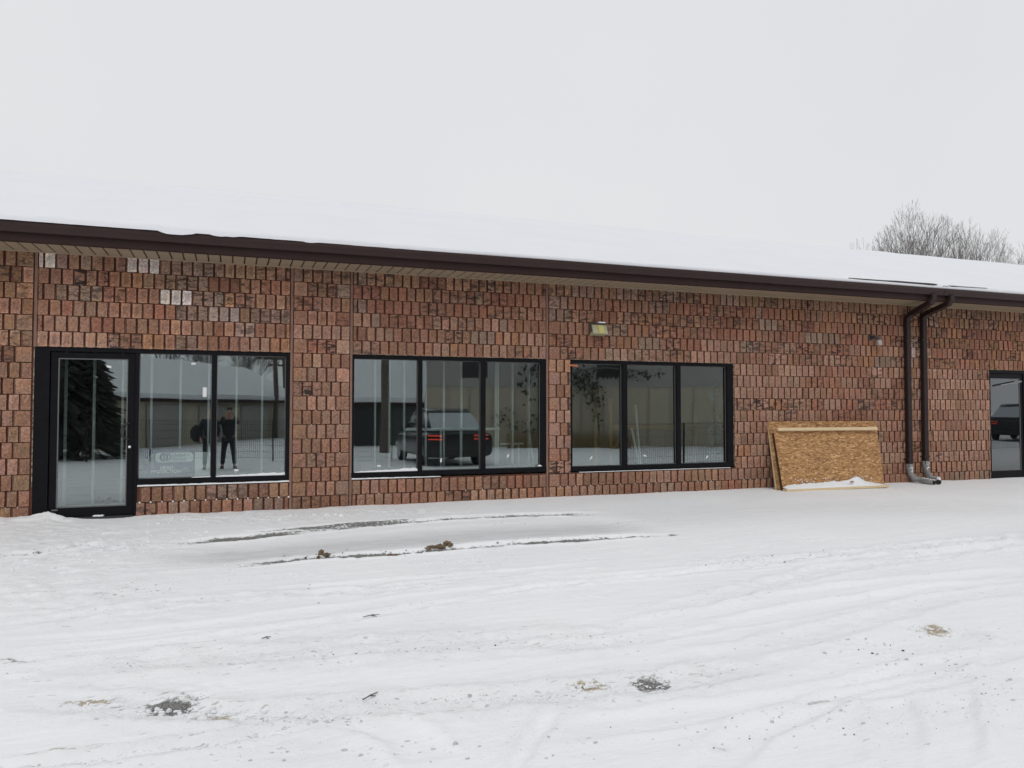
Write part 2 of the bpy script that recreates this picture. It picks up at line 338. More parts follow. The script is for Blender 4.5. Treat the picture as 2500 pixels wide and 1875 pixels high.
# ------------------------------------------------------------------ THE YARD: one sheet of snow, ruts pressed into it
def build_ground():
    def grow(a, b, n, p=2.2): return a+(b-a)*np.linspace(0, 1, n)**p
    xs = np.concatenate([grow(-6, -320, 26)[::-1][:-1], np.arange(-6, 7, .024), np.arange(7, 17.5, .034), grow(17.5, 340, 26)[1:]])
    ys = np.concatenate([grow(-8.6, -320, 30)[::-1][:-1], np.arange(-8.6, 0.03, .024), [.05, .3, 2, 6, 12, 30, 70, 150, 300]])
    X, Y = np.meshgrid(xs, ys)
    Z = np.where(Y < 0, G0+SLOPE*np.maximum(Y, -11.5), G0)
    near = np.clip((Y+10)/2, 0, 1)*np.clip((18-X)/2, 0, 1)*np.clip((X+7)/2, 0, 1)
    asph = np.zeros_like(X); tan = np.zeros_like(X); thin = np.zeros_like(X); rough = np.zeros_like(X)
    def warp(amp, sc, seed): return fbm(X*sc, Y*sc, seed, 3)*amp
    def line_d(pts):                       # distance to polyline and position along it (0..1)
        best = np.full(X.shape, 1e9); s_at = np.zeros(X.shape); side = np.zeros(X.shape)
        P = [G(*p[:2]) for p in pts]; L = [0]
        for a, b in zip(P, P[1:]): L.append(L[-1]+(b-a).to_2d().length)
        for i, (a, b) in enumerate(zip(P, P[1:])):
            dx, dy = b.x-a.x, b.y-a.y; l2 = dx*dx+dy*dy
            tt = np.clip(((X-a.x)*dx+(Y-a.y)*dy)/l2, 0, 1); ex = X-(a.x+tt*dx); ey = Y-(a.y+tt*dy)
            d = np.hypot(ex, ey); k = d < best
            best = np.where(k, d, best); s_at = np.where(k, (L[i]+tt*math.sqrt(l2))/L[-1], s_at)
            side = np.where(k, np.sign(dx*ey-dy*ex), side)
        return best, s_at, side
    def blob(u, v, ru, rv_px):             # ellipse round a photo point, radii in photo pixels
        c = G(u, v); ex = (G(u+ru, v)-c); ey = (G(u, v-rv_px)-c)
        A = np.array([[ex.x, ey.x], [ex.y, ey.y]]); Ai = np.linalg.inv(A)
        a = Ai[0, 0]*(X-c.x)+Ai[0, 1]*(Y-c.y); b = Ai[1, 0]*(X-c.x)+Ai[1, 1]*(Y-c.y)
        return np.clip(1.25-np.sqrt(a*a+b*b)-fbm(X*5, Y*5, 91, 3)*.9, 0, 1)
    ends = lambda s, e=.12: np.clip(s/e, 0, 1)*np.clip((1-s)/e, 0, 1)
    # soft undulation and wind / plough streaks lying roughly along the wall
    Z += near*(warp(.03, .25, 3)+warp(.006, 1.3, 5))
    ax = X*math.cos(.12)+Y*math.sin(.12); ay = -X*math.sin(.12)+Y*math.cos(.12)
    Z += near*(fbm(ax*.35, ay*1.6, 11, 4)*.009+fbm(ax*1.1, ay*8, 12, 3)*.008)
    # wheel tracks, from the photograph: (points, width, depth, asphalt, tan, roughness)
    tracks = [
        ([(300,1345),(427,1326),(700,1300),(895,1281),(1100,1267),(1281,1258),(1472,1254),(1530,1253)], .14, .022, .62, .25, .3),
        ([(560,1302),(700,1291),(895,1276),(1060,1266)], .10, .012, .5, .30, .2),
        ([(500,1382),(590,1375),(800,1358),(959,1352),(1093,1341),(1261,1327),(1512,1312),(1680,1303)], .105, .024, .68, .18, .3),
        ([(0,1612),(195,1594),(366,1574),(640,1538),(896,1504),(1250,1440),(1700,1392),(2100,1345)], .07, .014, .16, .04, .5),
        ([(0,1640),(300,1618),(700,1592),(1100,1570),(1450,1560),(1700,1545)], .16, .012, .12, .12, .9),
        ([(-60,1880),(285,1847),(529,1816),(760,1770)], .06, .03, .36, .08, .7),
        ([(-40,1700),(150,1712),(305,1716),(420,1738),(610,1752),(850,1725),(1150,1715),(1400,1690),(1640,1662),(1980,1600)], .12, .02, .17, .16, 1.),
        ([(1600,1384),(1920,1366),(2060,1352),(2300,1330),(2560,1300)], .10, .012, .16, .06, .8),
        ([(1560,1510),(1700,1470),(1851,1431),(2019,1393),(2250,1360),(2560,1318)], .12, .016, .12, .04, .6),
        ([(1500,1640),(1800,1590),(2100,1520),(2300,1462),(2560,1430)], .12, .014, .08, .06, .5),
        ([(2459,1600),(2480,1720),(2530,1900)], .12, .022, .05, .02, .2),
        ([(2150,1690),(2199,1760),(2225,1920)], .12, .018, .07, .03, .3),
        ([(1240,1900),(1300,1800),(1350,1730)], .05, .02, .0, .0, .1),
        ([(880,1760),(1000,1800),(1060,1860)], .12, .02, .0, .0, .1),
        ([(-60,1540),(150,1505),(400,1470),(650,1448),(900,1440),(1200,1405)], .10, .015, .16, .05, .6),
        ([(-30,1350),(60,1352),(150,1338),(300,1322)], .10, .02, .45, .05, .7),
    ]
    tracks += [   # faint pressed ruts sweeping over the middle and right of the yard
        ([(1350,1420),(1700,1392),(2050,1368),(2560,1322)], .11, .016, 0, 0, .15), ([(1420,1560),(1650,1512),(1900,1462),(2200,1420),(2560,1392)], .13, .018, 0, 0, .2),
        ([(1150,1600),(1500,1568),(1900,1500),(2250,1440),(2560,1405)], .11, .014, 0, 0, .15), ([(1250,1800),(1600,1760),(2000,1690),(2300,1620),(2560,1580)], .10, .018, 0, 0, .2),
        ([(600,1440),(900,1424),(1250,1398),(1500,1372)], .10, .012, 0, 0, .1), ([(1700,1900),(1850,1780),(2050,1700),(2400,1640)], .09, .018, 0, 0, .1),
        ([(0,1570),(300,1548),(700,1500),(1000,1462),(1300,1425)], .10, .013, 0, 0, .15), ([(2330,1920),(2340,1780),(2310,1680)], .10, .02, 0, 0, .1)]
    for i, (pts, wd, dp, a_, t_, r_) in enumerate(tracks):
        d, s, sd = line_d(pts); d = np.abs(d+fbm(X*2.2, Y*2.2, 40+i, 3)*wd*.9)
        e = ends(s, .16); core = np.clip(1.9-1.6*d/wd, 0, 1)*e
        brk = np.clip((.92 if i < 3 else .62)+fbm(X*1.1, Y*1.1, 60+i, 3)*(1.8 if i < 3 else 2.2), 0, 1.25)
        dp = dp*(.85 if 3 <= i and wd > .09 and i not in (10, 11) else 1.)
        Z -= near*core*dp; Z += near*e*np.exp(-((d-wd*1.35)/(wd*.32))**2)*dp*.7
        asph = np.maximum(asph, core*a_*(1.42 if a_ > .4 else 1.25)*brk); tan = np.maximum(tan, core*t_*brk); rough = np.maximum(rough, np.clip(1.8-d/(wd*1.6), 0, 1)*e*r_)
    # driven-over lane between the two dark tracks: thinner, greyer snow
    d, s, _ = line_d([(330,1365),(640,1345),(900,1322),(1200,1300),(1450,1286),(1620,1282)])
    lane = np.clip(1.35-d/.42, 0, 1)*ends(s, .14); thin = np.maximum(thin, lane*1.0); Z -= near*lane*.03
    d, s, _ = line_d([(1450,1270),(1900,1245),(2560,1238)]); thin = np.maximum(thin, np.clip(1.3-d/.8, 0, 1)*ends(s, .1)*.32)
        # bared asphalt patches, tan slush patches
    for (u, v, ru, rv, k) in [(398,1720,76,23,1.15),(1588,1667,62,21,1.05),(485,1703,34,10,.9),(690,1348,40,6,.5),(45,1610,80,9,.8),(240,1446,70,9,.5),(150,1395,40,7,.3),(1640,1304,18,2.5,.9),(1360,1318,26,2.5,.8),(1310,1310,15,2,.8)]:
        b = blob(u, v, ru, rv); asph = np.maximum(asph, b*k); Z -= near*b*.018*k; rough = np.maximum(rough, b)
    for (u, v, ru, rv, k) in [(1445,1676,60,14,1.),(2283,1540,44,20,.85),(1755,1825,34,14,.45),(230,1713,85,10,.95),(960,1718,40,7,.5),(540,1752,60,12,.75),(640,1774,50,9,.4),(2400,1560,60,20,.25)]:
        b = blob(u, v, ru, rv); tan = np.maximum(tan, b*k*1.15); asph = np.maximum(asph, b*.22*k); Z += near*b*.016*(fbm(X*16, Y*16, 7, 2)+.3); rough = np.maximum(rough, b)
    # trampled, broken snow at the left and along the wall below the first windows
    for (u, v, ru, rv, k) in [(150,1330,330,60,.9),(120,1440,300,60,.8),(600,1262,260,16,.8),(950,1248,170,14,.75),(330,1480,260,45,.6),(2350,1640,260,110,.55),(1100,1400,200,30,.4),(2000,1700,280,70,.3),(700,1820,320,60,.45),(1300,1780,300,60,.3)]:
        rough = np.maximum(rough, blob(u, v, ru, rv)*k)
    c1 = fbm(X*7, Y*9, 21, 4, .6); c2 = np.abs(fbm(X*4, Y*6, 23, 4, .6))
    Z += near*rough*((c1*.055+c2*.035)*np.where(Y > -5.5, 1.25, .9))
    # sparse scuffs everywhere
    sc = np.clip(fbm(X*2.5, Y*3.5, 33, 4)*6-.55, 0, 1); Z += near*sc*fbm(X*18, Y*18, 34, 2)*.02
    speck = np.clip(fbm(X*9, Y*12, 35, 3)*5-1.1, 0, 1)*np.clip(rough+.15, 0, 1); asph = np.maximum(asph, speck*.45); 
    # drift against the wall at far left and beside the door, doorway scoop
    Z += np.exp(-((X+3.0)/.95)**2)*np.exp(-((Y+.12)/.5)**2)*(.07+.05*c1)
    Z += np.exp(-((X+2.12)/.2)**2)*np.exp(-((Y+.14)/.15)**2)*(.05+.12*c1)
    Z -= np.exp(-((X+1.55)/.45)**2)*np.exp(-((Y+.1)/.22)**2)*.03
    Z += np.clip(1-np.abs(Y+.25)/.5, 0, 1)*(fbm(X*1.3, Y*0+1, 51, 3)*.045)*near
    Z = np.where(Y > .03, G0-.12, Z)
    nv, nx, ny = X.size, X.shape[1], X.shape[0]
    me = bpy.data.meshes.new('snow_ground')
    idx = np.arange(nv).reshape(ny, nx)
    quads = np.stack([idx[:-1, :-1], idx[:-1, 1:], idx[1:, 1:], idx[1:, :-1]], -1).reshape(-1, 4)
    me.vertices.add(nv); me.vertices.foreach_set('co', np.stack([X, Y, Z], -1).astype(np.float32).ravel())
    nq = len(quads); me.loops.add(nq*4); me.loops.foreach_set('vertex_index', quads.astype(np.int32).ravel())
    me.polygons.add(nq); me.polygons.foreach_set('loop_start', np.arange(0, nq*4, 4, dtype=np.int32)); me.polygons.foreach_set('loop_total', np.full(nq, 4, dtype=np.int32))
    me.polygons.foreach_set('use_smooth', np.ones(nq, dtype=bool))
    me.update(calc_edges=True)
    a = me.color_attributes.new('tint', 'FLOAT_COLOR', 'POINT')
    a.data.foreach_set('color', np.stack([asph*near, tan*near, thin*near, rough*near], -1).astype(np.float32).ravel())
    me.materials.append(M['ground'])
    o = bpy.data.objects.new('ground', me); col.objects.link(o); o['kind'] = 'structure'
    def gz(x, y):
        i = int(np.clip(np.searchsorted(xs, x), 0, nx-1)); j = int(np.clip(np.searchsorted(ys, y), 0, ny-1)); return float(Z[j, i])
    return gz
gz = build_ground()
def GP(u, v):
    p = G(u, v); p.z = gz(p.x, p.y); return p

# ------------------------------------------------------------------ THE BRICK BUILDING
bld = empty('brick_building', (0, 0, G0), 'long single storey building of reddish split-face blocks with snow covered roof', 'building')
WL, WR, WT = -5.2, 25.0, 2.004             # wall ends and top
H, UW = .2032, .1355
XJ = [-2.342, .815, 1.653, 4.746, 12.30]  # control joints
HEAD = .785
# openings (x0, x1, z0, z1)
OPEN = [(-2.342, -1.148, -3, .80), (-1.148, .808, -1.03, .80), (1.662, 4.733, -1.03, .79), (5.15, 8.285, -1.03, .79), (14.475, 17.1, -3, .79)]
def cut(x0, x1, z0, z1):
    """what is left of a block after the openings"""
    zc = (z0+z1)/2
    for (a, b, c, d) in OPEN:
        if c < zc < d:
            if x0 >= a-.005 and x1 <= b+.005: return None
            if x0 < a < x1 and x1 <= b+.1: x1 = a-.006
            elif x0 < b < x1: x0 = b+.006
            elif x0 < a < x1: x1 = a-.006
    return (x0, x1) if x1-x0 > .028 else None
ROWS = [(WT-H*k-H, WT-H*k) for k in range(18)]
def row_units(k):
    """(x0, x1, block id, first-in-block) along course k"""
    ev = k % 2 == 0; g = .027; res = []
    def run(a, b, widths, bid0, off):
        s = sum(widths); sc = (b-a)/s; x = a
        for i, w_ in enumerate(widths):
            res.append((x+g/2, x+w_*sc-g/2, bid0+(i+off)//3, (i+off) % 3 == 0)); x += w_*sc
    n = int((XJ[0]-WL)/UW)
    run(WL, XJ[0]-.018, ([1]*(n-1)+[1.5]) if ev else [.5]+[1]*n, 0, 1 if ev else 0)
    run(XJ[0]+.018, XJ[1]-.018, ([.5]+[1]*22+[.5]) if ev else [1]*23, 100, 1 if ev else 0)
    run(XJ[1]+.018, XJ[2]-.018, [1]*6 if ev else [1.5, 1, 1, 1, 1.5], 200, 0 if ev else 2)
    run(XJ[2]+.018, XJ[3]-.018, ([.5]+[1]*22+[.5]) if ev else [1]*23, 300, 1 if ev else 0)
    run(XJ[3]+.018, XJ[4]-.018, ([1]*54+[1.5]) if ev else [1.5]+[1]*54, 400, 0 if ev else 2)
    n = int((WR-XJ[4])/UW)
    run(XJ[4]+.018, WR, ([.5]+[1]*n) if ev else [1]*n+[.5], 600, 1 if ev else 0)
    return res
PAL = dict(red=(.255, .118, .084), rb=(.255, .142, .103), tanb=(.275, .170, .118), pink=(.325, .205, .160), org=(.285, .150, .088), gry=(.245, .185, .155), olive=(.215, .142, .098), wht=(.56, .53, .50), wsp=(.40, .33, .30))
def pick(k, x, q):
    if k == 0: W = dict(olive=5, tanb=4, rb=2, gry=2, red=.4)
    elif k <= 3: W = dict(rb=5, red=3.5, org=1.8, gry=1.2, pink=.8, tanb=1)
    elif k <= 5: W = dict(pink=4, rb=4, org=1.2, red=1, gry=.8)
    elif k <= 14: W = dict(pink=6, rb=2.4, tanb=1.6, org=.5)
    else: W = dict(rb=5, tanb=4, pink=1.5, gry=1, red=.5)
    if x < -2.342: W = dict(olive=4, tanb=4, rb=3, org=2) if k < 4 else dict(tanb=4, rb=4, pink=1.5, org=.7)
    if k in (0,) and x > 9: W = dict(olive=5, tanb=4, rb=1)
    if x > 12.6 and 2 <= k <= 5: W = dict(red=6, org=4, rb=3)
    if x > 12.4 and 6 <= k <= 14: W = dict(pink=8, rb=2)
    if 9.6 < x < 12.2 and 6 <= k <= 12: W = dict(rb=5, red=3, pink=2)
    if 1.6 < x < 4.7 and k in (1, 2): W = dict(red=5, rb=4, gry=1)
    n = list(W); r = q.uniform(0, sum(W.values()))
    for a in n:
        r -= W[a]
        if r <= 0: return a
    return n[-1]
for n_ in ('red', 'rb', 'tanb', 'pink', 'org', 'gry', 'olive'):
    PAL[n_] = tuple((a*.68+b*.32)*g_ for a, b, g_ in zip(PAL[n_], (.268, .168, .120), (1.09, 1.10, 1.09)))
SPECIAL = {}
for (k, u0, u1, c) in [(0, 88, 131, 'wht'), (0, 311, 386, 'wht'), (0, 390, 470, 'gry'), (0, 470, 545, 'gry'), (2, 391, 466, 'wht'), (3, 428, 505, 'gry'), (3, 506, 582, 'wsp'), (3, 610, 705, 'gry'),
                       (0, 859, 892, 'gry'), (2, 857, 869, 'wht'), (2, 871, 893, 'gry'), (2, 135, 160, 'gry'), (2, 165, 240, 'gry'), (5, 425, 475, 'gry'), (4, 570, 620, 'gry'), (4, 2223, 2237, 'wsp')]:
    zc = (ROWS[k][0]+ROWS[k][1])/2; vv = PX((U(u0, 700).x, 0, zc))[1]
    SPECIAL.setdefault(k, []).append((U(u0, vv).x, U(u1, vv).x, c))
def block_face(mb, x0, x1, z0, z1, seed, tint, smudge, edge):
    q = random.Random(seed); nx_, nz_ = 3, 3
    y_f = -.030; vs = []; cols = []
    sk = q.uniform(-.006, .006); tw = q.uniform(-.006, .006)
    for j in range(nz_+1):
        for i in range(nx_+1):
            u_, v_ = i/nx_, j/nz_; e_ = i in (0, nx_) or j in (0, nz_)
            x = x0+(x1-x0)*u_; z = z0+(z1-z0)*v_
            if not e_: x += q.uniform(-.01, .01); z += q.uniform(-.014, .014)
            else: x += q.uniform(-.0022, .0022); z += q.uniform(-.0022, .0022)
            y = y_f+(.009 if e_ else q.uniform(-.014, .004))+sk*(u_-.5)*2+tw*(v_-.5)*2
            vs.append((x, y, z)); f = edge if e_ else 1.
            cols.append((tint[0]*f, tint[1]*f, tint[2]*f, smudge))
    fs = [(j*4+i, j*4+i+1, (j+1)*4+i+1, (j+1)*4+i) for j in range(3) for i in range(3)]
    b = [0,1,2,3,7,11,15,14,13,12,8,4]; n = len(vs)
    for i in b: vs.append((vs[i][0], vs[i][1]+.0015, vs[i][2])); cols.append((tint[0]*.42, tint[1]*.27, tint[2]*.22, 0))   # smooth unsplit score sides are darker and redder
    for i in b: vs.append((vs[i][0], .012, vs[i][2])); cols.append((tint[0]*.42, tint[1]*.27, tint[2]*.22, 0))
    for i in range(12):
        a, c_ = n+i, n+(i+1) % 12; fs.append((c_, a, n+12+i, n+12+(i+1) % 12))
    base = len(mb.v); mb.v += vs; mb.f += [tuple(i+base for i in f) for f in fs]; mb.c += cols
units = []; joints = MB()
for k, (z0, z1) in enumerate(ROWS):
    bcol = {}
    for (x0, x1, bid, first) in row_units(k):
        c = cut(x0, x1, z0, z1)
        if first and not any(a < x0-.01 < b and c_ < (z0+z1)/2 < d for (a, b, c_, d) in OPEN):
            joints.box(x0-.0135, x0-.0055, -.010, .01, z0+.006, z1-.004)
        if not c: continue
        q = random.Random(k*1000+bid)
        if bid not in bcol:
            sm = 0.
            pr = [.45, .5, .5, .38, .35, .3][k] if k < 6 else (.12 if k < 15 else .06)
            if 9.4 < x0 < 12.3 and 6 <= k < 13: pr = .3
            if q.random() < pr: sm = q.uniform(.55, 1.)
            v_ = q.uniform(.86, 1.14)
            bcol[bid] = (pick(k, x0, q), sm, v_, q.uniform(1., 1.28) if q.random() < .6 else q.uniform(1.2, 1.7) if x0 < 1.6 and k < 6 else 1.08)
        nm, sm, v_, ed = bcol[bid]
        spc = 0
        for (a, b, c2) in SPECIAL.get(k, []):
            if a-.03 < (x0+x1)/2 < b+.03: nm = c2; spc = 1; sm = .25 if c2 in ('wht', 'wsp') else .6
        uq = random.Random(k*7919+int(x0*1000)); vv = v_*uq.uniform(.88, 1.12)
        if uq.random() < .10 and not spc: nm = pick(k, x0, uq)
        t3 = PAL[nm]; tint = tuple(t3[i]*vv*uq.uniform(.96, 1.04) for i in range(3))
        u_, w_, dep = PX(((c[0]+c[1])/2, 0, (z0+z1)/2)); inframe = -5 < u_ < 2505 and z0 > -1.43
        area = (PX((c[1], 0, z0))[0]-PX((c[0], 0, z0))[0])/dep if inframe else 0
        units.append((area, c[0], c[1], z0+.0055, z1-.0055, k*7919+int(x0*1000), tint, sm*uq.uniform(.6, 1.1), ed))
units.sort(key=lambda r: -r[0])
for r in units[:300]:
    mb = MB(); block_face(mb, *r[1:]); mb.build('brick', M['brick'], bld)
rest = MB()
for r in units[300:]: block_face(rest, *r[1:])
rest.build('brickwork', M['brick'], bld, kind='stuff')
joints.build('pointing', M['joint'], bld, kind='stuff')
# wall body behind the block faces (pieces round the openings)
wb = MB(); y0, y1 = 0.0, .22; ZB = -1.75
xs_ = [WL, -2.342, .808, 1.662, 4.733, 5.15, 8.285, 14.475, 17.1, WR]
for i in range(0, len(xs_)-1, 2): wb.box(xs_[i], xs_[i+1], y0, y1, ZB, WT+.12)
for (a, b, c, d) in OPEN[2:]+[(-2.342, .808, 0, .80)]: wb.box(a, b, y0+.001, y1-.001, d, WT+.119)
for (a, b, c, d) in OPEN[1:4]: wb.box(a, b, y0+.001, y1-.001, ZB+.001, c)
wb.build('wall_core', M['mortar'], bld)
side = MB(); side.box(WL, WL+.2, .22, 13, ZB, WT+.12).box(WR-.2, WR, .22, 13, ZB, WT+.12).box(WL, WR, 13, 13.2, ZB, WT+.12); side.build('rear_wall', M['mortar'], bld)
cj = MB()
for x in XJ: cj.box(x-.016, x+.016, -.012, .0, (HEAD if x < 5 and x > -3 and x != XJ[1] else -1.6), WT)
for x in (XJ[1], XJ[2], XJ[3]): cj.box(x-.0155, x+.0155, -.0115, .0005, -1.6, HEAD-.001 if x != XJ[1] else -1.59)
cj.build('control_joint', M['caulk'], bld)

# soffit, fascia, gutter ------------------------------------------------
OV = .70
n_s = 0; x = WL-.3; SP = .1535
pm = MB().box(0, SP-.019, 0, OV, 0, .012).mesh('soffit_panel', M['soffit'])
b_ = base_of(bld)
while x < WR+.3:
    o = bpy.data.objects.new('soffit_panel', pm); col.objects.link(o); o.parent = bld
    o.location = Vector((x, -OV+.012, 2.010))-b_; x += SP
MB().box(WL-.3, WR+.3, -OV+.012, -.022, 2.024, 2.034).build('soffit_backing', M['groove'], bld)
MB().box(WL-.3, WR+.3, -.032, -.006, 1.992, 2.009).build('soffit_trim', M['soffit'], bld)
fa = MB().box(WL-.32, WR+.32, -OV-.018, -OV+.010, 1.995, 2.21); fa.box(WL-.32, WR+.32, -OV-.018, -OV+.06, 1.990, 1.994)
fa.build('fascia', M['fascia'], bld)
for x_ in (-1.9, 1.15, 3.05, 6.1, 9.15, 12.2, 15.25, 18.3):
    MB().box(x_, x_+.03, -OV-.0205, -OV-.0185, 1.996, 2.092).build('fascia_lap', M['fascia'], bld)
def gutter(x0, x1):
    g = MB(); prof = [(-OV-.02, 2.205), (-OV-.02, 2.095), (-OV-.085, 2.092), (-OV-.100, 2.125), (-OV-.108, 2.14), (-OV-.125, 2.165), (-OV-.128, 2.205), (-OV-.120, 2.212), (-OV-.110, 2.205)]
    inner = [(-OV-.112, 2.20), (-OV-.118, 2.168), (-OV-.092, 2.125), (-OV-.080, 2.10), (-OV-.026, 2.10), (-OV-.026, 2.205)]
    n = 40; ring = prof+inner; vs = []; fs = []
    for i in range(n+1):
        xx = x0+(x1-x0)*i/n; dz = math.sin(i*.9)*.0015
        vs += [(xx, p[0], p[1]+dz) for p in ring]
    r = len(ring)
    for i in range(n):
        for k in range(r): fs.append((i*r+k, (i+1)*r+k, (i+1)*r+(k+1) % r, i*r+(k+1) % r))
    fs += [tuple(range(r)), tuple(n*r+k for k in range(r))[::-1]]
    g.add(vs, fs); return g
seam = U(2306, 712, -OV-.12).x
gutter(WL-.32, seam).build('gutter', M['gutter'], bld); gutter(seam+.012, WR+.32).build('gutter', M['gutter'], bld)
# roof deck and gables
RS, RY = 1/3, 6.45
def roof_z(y): return 2.21+RS*(y+OV) if y < RY else 2.21+RS*(RY+OV)-RS*(y-RY)
rf = MB(); rp = [(-OV-.01, 0), (RY, 0), (13.9, 0)]
vs = []
for x in (WL-.32, WR+3.3):
    for y, _ in rp: vs.append((x, y, roof_z(y)))
    for y, _ in rp: vs.append((x, y, roof_z(y)-.05))
rf.add(vs, [(0,1,7,6),(1,2,8,7),(3,9,10,4),(4,10,11,5),(0,6,9,3),(2,5,11,8),(0,3,4,1),(1,4,5,2),(6,7,10,9),(7,8,11,10)])
rf.build('roof', M['fascia'], bld)
MB().add([(WL, 0, 2.1), (WL, 13, 2.1), (WL, RY, 4.5)], [(0,1,2)])
gb = MB(); gb.obox((WL-.3, .01, 2.034), Vector((.1,0,0)), Vector((0,6.4,0)), Vector((0,0,.1))); gb.build('gable_trim', M['fascia'], bld)
# roof snow: a slab with a soft irregular lower lip
def roof_snow():
    xs = np.arange(WL-.32, WR+2.3, .05); T = np.concatenate([[0, .04, .09, .16, .3, .6], np.linspace(1, 7.0, 10), [7.25, 7.5, 8, 10, 14]])
    nx_, nt_ = len(xs), len(T); V = np.zeros((nt_, nx_, 3)); low = np.zeros((nx_, 3))
    lip = fbm(xs*1.1, xs*0, 5, 4); lip2 = fbm(xs*4.1, xs*0, 8, 3)
    left = np.clip((3.5-xs)/4, 0, 1)
    y_edge = -OV-.13-.012*left-.04*left*np.abs(lip2)+.01*lip
    cleft = np.clip((xs-9)/1.0, 0, 1); y_edge = y_edge+cleft*.012
    for j, t_ in enumerate(T):
        y = y_edge+t_; zr = np.where(y < RY, 2.21+RS*(y+OV), 2.21+RS*(RY+OV)-RS*(y-RY))
        th = .13*(1-np.exp(-(t_+.0)/.10))+.028+.018*left+lip*.03+.02*left*lip2
        th = th+fbm(xs*.6+t_*.3, np.full_like(xs, t_*.8), 19, 3)*.035*min(1, t_*2)
        zz = np.maximum(zr, 2.212)+th
        if abs(t_-7.25) < .3: zz -= .02
        V[j, :, 0] = xs; V[j, :, 1] = y; V[j, :, 2] = zz
    low[:, 0] = xs; low[:, 1] = y_edge+.02*(1-left); low[:, 2] = 2.2125-left*np.clip(fbm(xs*3.1, xs*0, 77, 3)*.16-.005, 0, .035)
    vs = np.concatenate([low[None], V]).reshape(-1, 3); fs = []
    for j in range(nt_):
        for i in range(nx_-1): a = j*nx_+i; fs.append((a, a+1, a+nx_+1, a+nx_))
    mb = MB(); mb.v = [tuple(p) for p in vs]; mb.f = fs
    return mb
rs = roof_snow().build('roof_snow', M['snow'], smooth=True); tag(rs, 'smooth blanket of white snow lying on the whole sloping roof', 'snow', kind='stuff')
# dark cracks where the snow pulled off the gutter near the downspouts
ck = MB()
for (a, b, wv) in [((2075, 679), (2130, 683), .02), ((2130, 683), (2190, 688), .03), ((2190, 688), (2262, 694), .04), ((2262, 694), (2284, 694.5), .05), ((2298, 700), (2310, 700), .05), ((2316, 698), (2352, 699.5), .03), ((2352, 699.5), (2400, 702), .014)]:
    pass
crk = MB(); pts = []
for (u, v, hh) in [(2072, 678.5, .002), (2100, 681, .006), (2160, 685.5, .008), (2185, 687.0, .012), (2240, 691.5, .014), (2266, 694, .02), (2280, 695.0, .018), (2288, 694.2, .002)]:
    pts.append((U(u, v, -.79), hh))
def crack(pts):
    vs = []; fs = []
    for (p, h_) in pts: vs += [(p.x, p.y-.012, p.z-h_), (p.x, p.y-.012, p.z+h_), (p.x, p.y+.06, p.z-h_), (p.x, p.y+.06, p.z+h_)]
    for i in range(len(pts)-1):
        a = i*4; fs += [(a, a+4, a+5, a+1), (a+1, a+5, a+7, a+3), (a+3, a+7, a+6, a+2), (a+2, a+6, a+4, a)]
    crk.add(vs, fs+[(0,1,3,2), tuple(len(pts)*4-4+i for i in (0,2,3,1))])
crack(pts)
crack([(U(u, v, -.79), h_) for (u, v, h_) in [(2297, 700.5, .008), (2302, 700.8, .022), (2308, 701, .02), (2313, 699.5, .004)]])
crack([(U(u, v, -.79), h_) for (u, v, h_) in [(2315, 697.5, .002), (2325, 698.9, .012), (2340, 699.6, .006), (2375, 701.5, .003), (2410, 703.5, .001)]])
crk.build('shadow_gap', M['darkmetal'], bld, label='dark strips painted as the shade in gaps between roof snow and gutter')  # solid dark strips stand in for the shade inside the cracks

# windows and doors ------------------------------------------------------
GY = .06
def sticker(par, u, v, ang=0):
    p = U(u, v, GY-.006); c, s = math.cos(ang), math.sin(ang)
    MB().obox(p-Vector((.028*c, 0, .028*s))-Vector((-.012*s, 0, .012*c)), Vector((.056*c, 0, .056*s)), Vector((0, .003, 0)), Vector((-.024*s, 0, .024*c))).build('sticker', M['sticker'], par)
def pane(par, x0, x1, z0, z1):
    MB().box(x0-.01, x1+.01, GY, GY+.006, z0-.01, z1+.01).build('pane', M['glass'], par)
    g = MB()
    t_ = .008
    g.box(x0-.001, x0+t_, GY-.004, GY-.001, z0, z1).box(x1-t_, x1+.001, GY-.004, GY-.001, z0, z1).box(x0+t_, x1-t_, GY-.004, GY-.001, z1-t_, z1).box(x0+t_, x1-t_, GY-.004, GY-.001, z0, z0+t_)
    g.build('gasket', M['gasket'], par)
def window(x0, x1, z0, z1, panes, yf=-.004, name='window', label=None, side=.052, top=.055, bot=.07):
    f = MB(); yb = .12
    f.box(x0, x1, yf, yb, z1-top, z1).box(x0, x1, yf-.012, yb, z0, z0+bot)
    f.box(x0, panes[0][0], yf+.001, yb-.001, z0+bot, z1-top).box(panes[-1][1], x1, yf+.001, yb-.001, z0+bot, z1-top)
    w_ = f.build(name, M['frame'], bld, bevel=.003, label=label)
    for a, b in zip(panes, panes[1:]):
        MB().box(a[1], b[0], yf+.003, yb-.003, z0+bot, z1-top).build('mullion', M['frame'], w_, bevel=.003)
    for (a, b) in panes: pane(w_, a, b, z0+bot, z1-top)
    return w_
def ux(u, v=1000, y=.0): return U(u, v, y).x
# middle window
w2 = window(1.664, 4.731, -1.005, .782, [(ux(864.4), ux(1021)), (ux(1031.5), ux(1174.8)), (ux(1185.8), ux(1321))])
for s_ in [(925, 1137.5, -.05), (1077, 1124, 1.45), (1240, 1113, 1.2)]: sticker(w2, *s_)
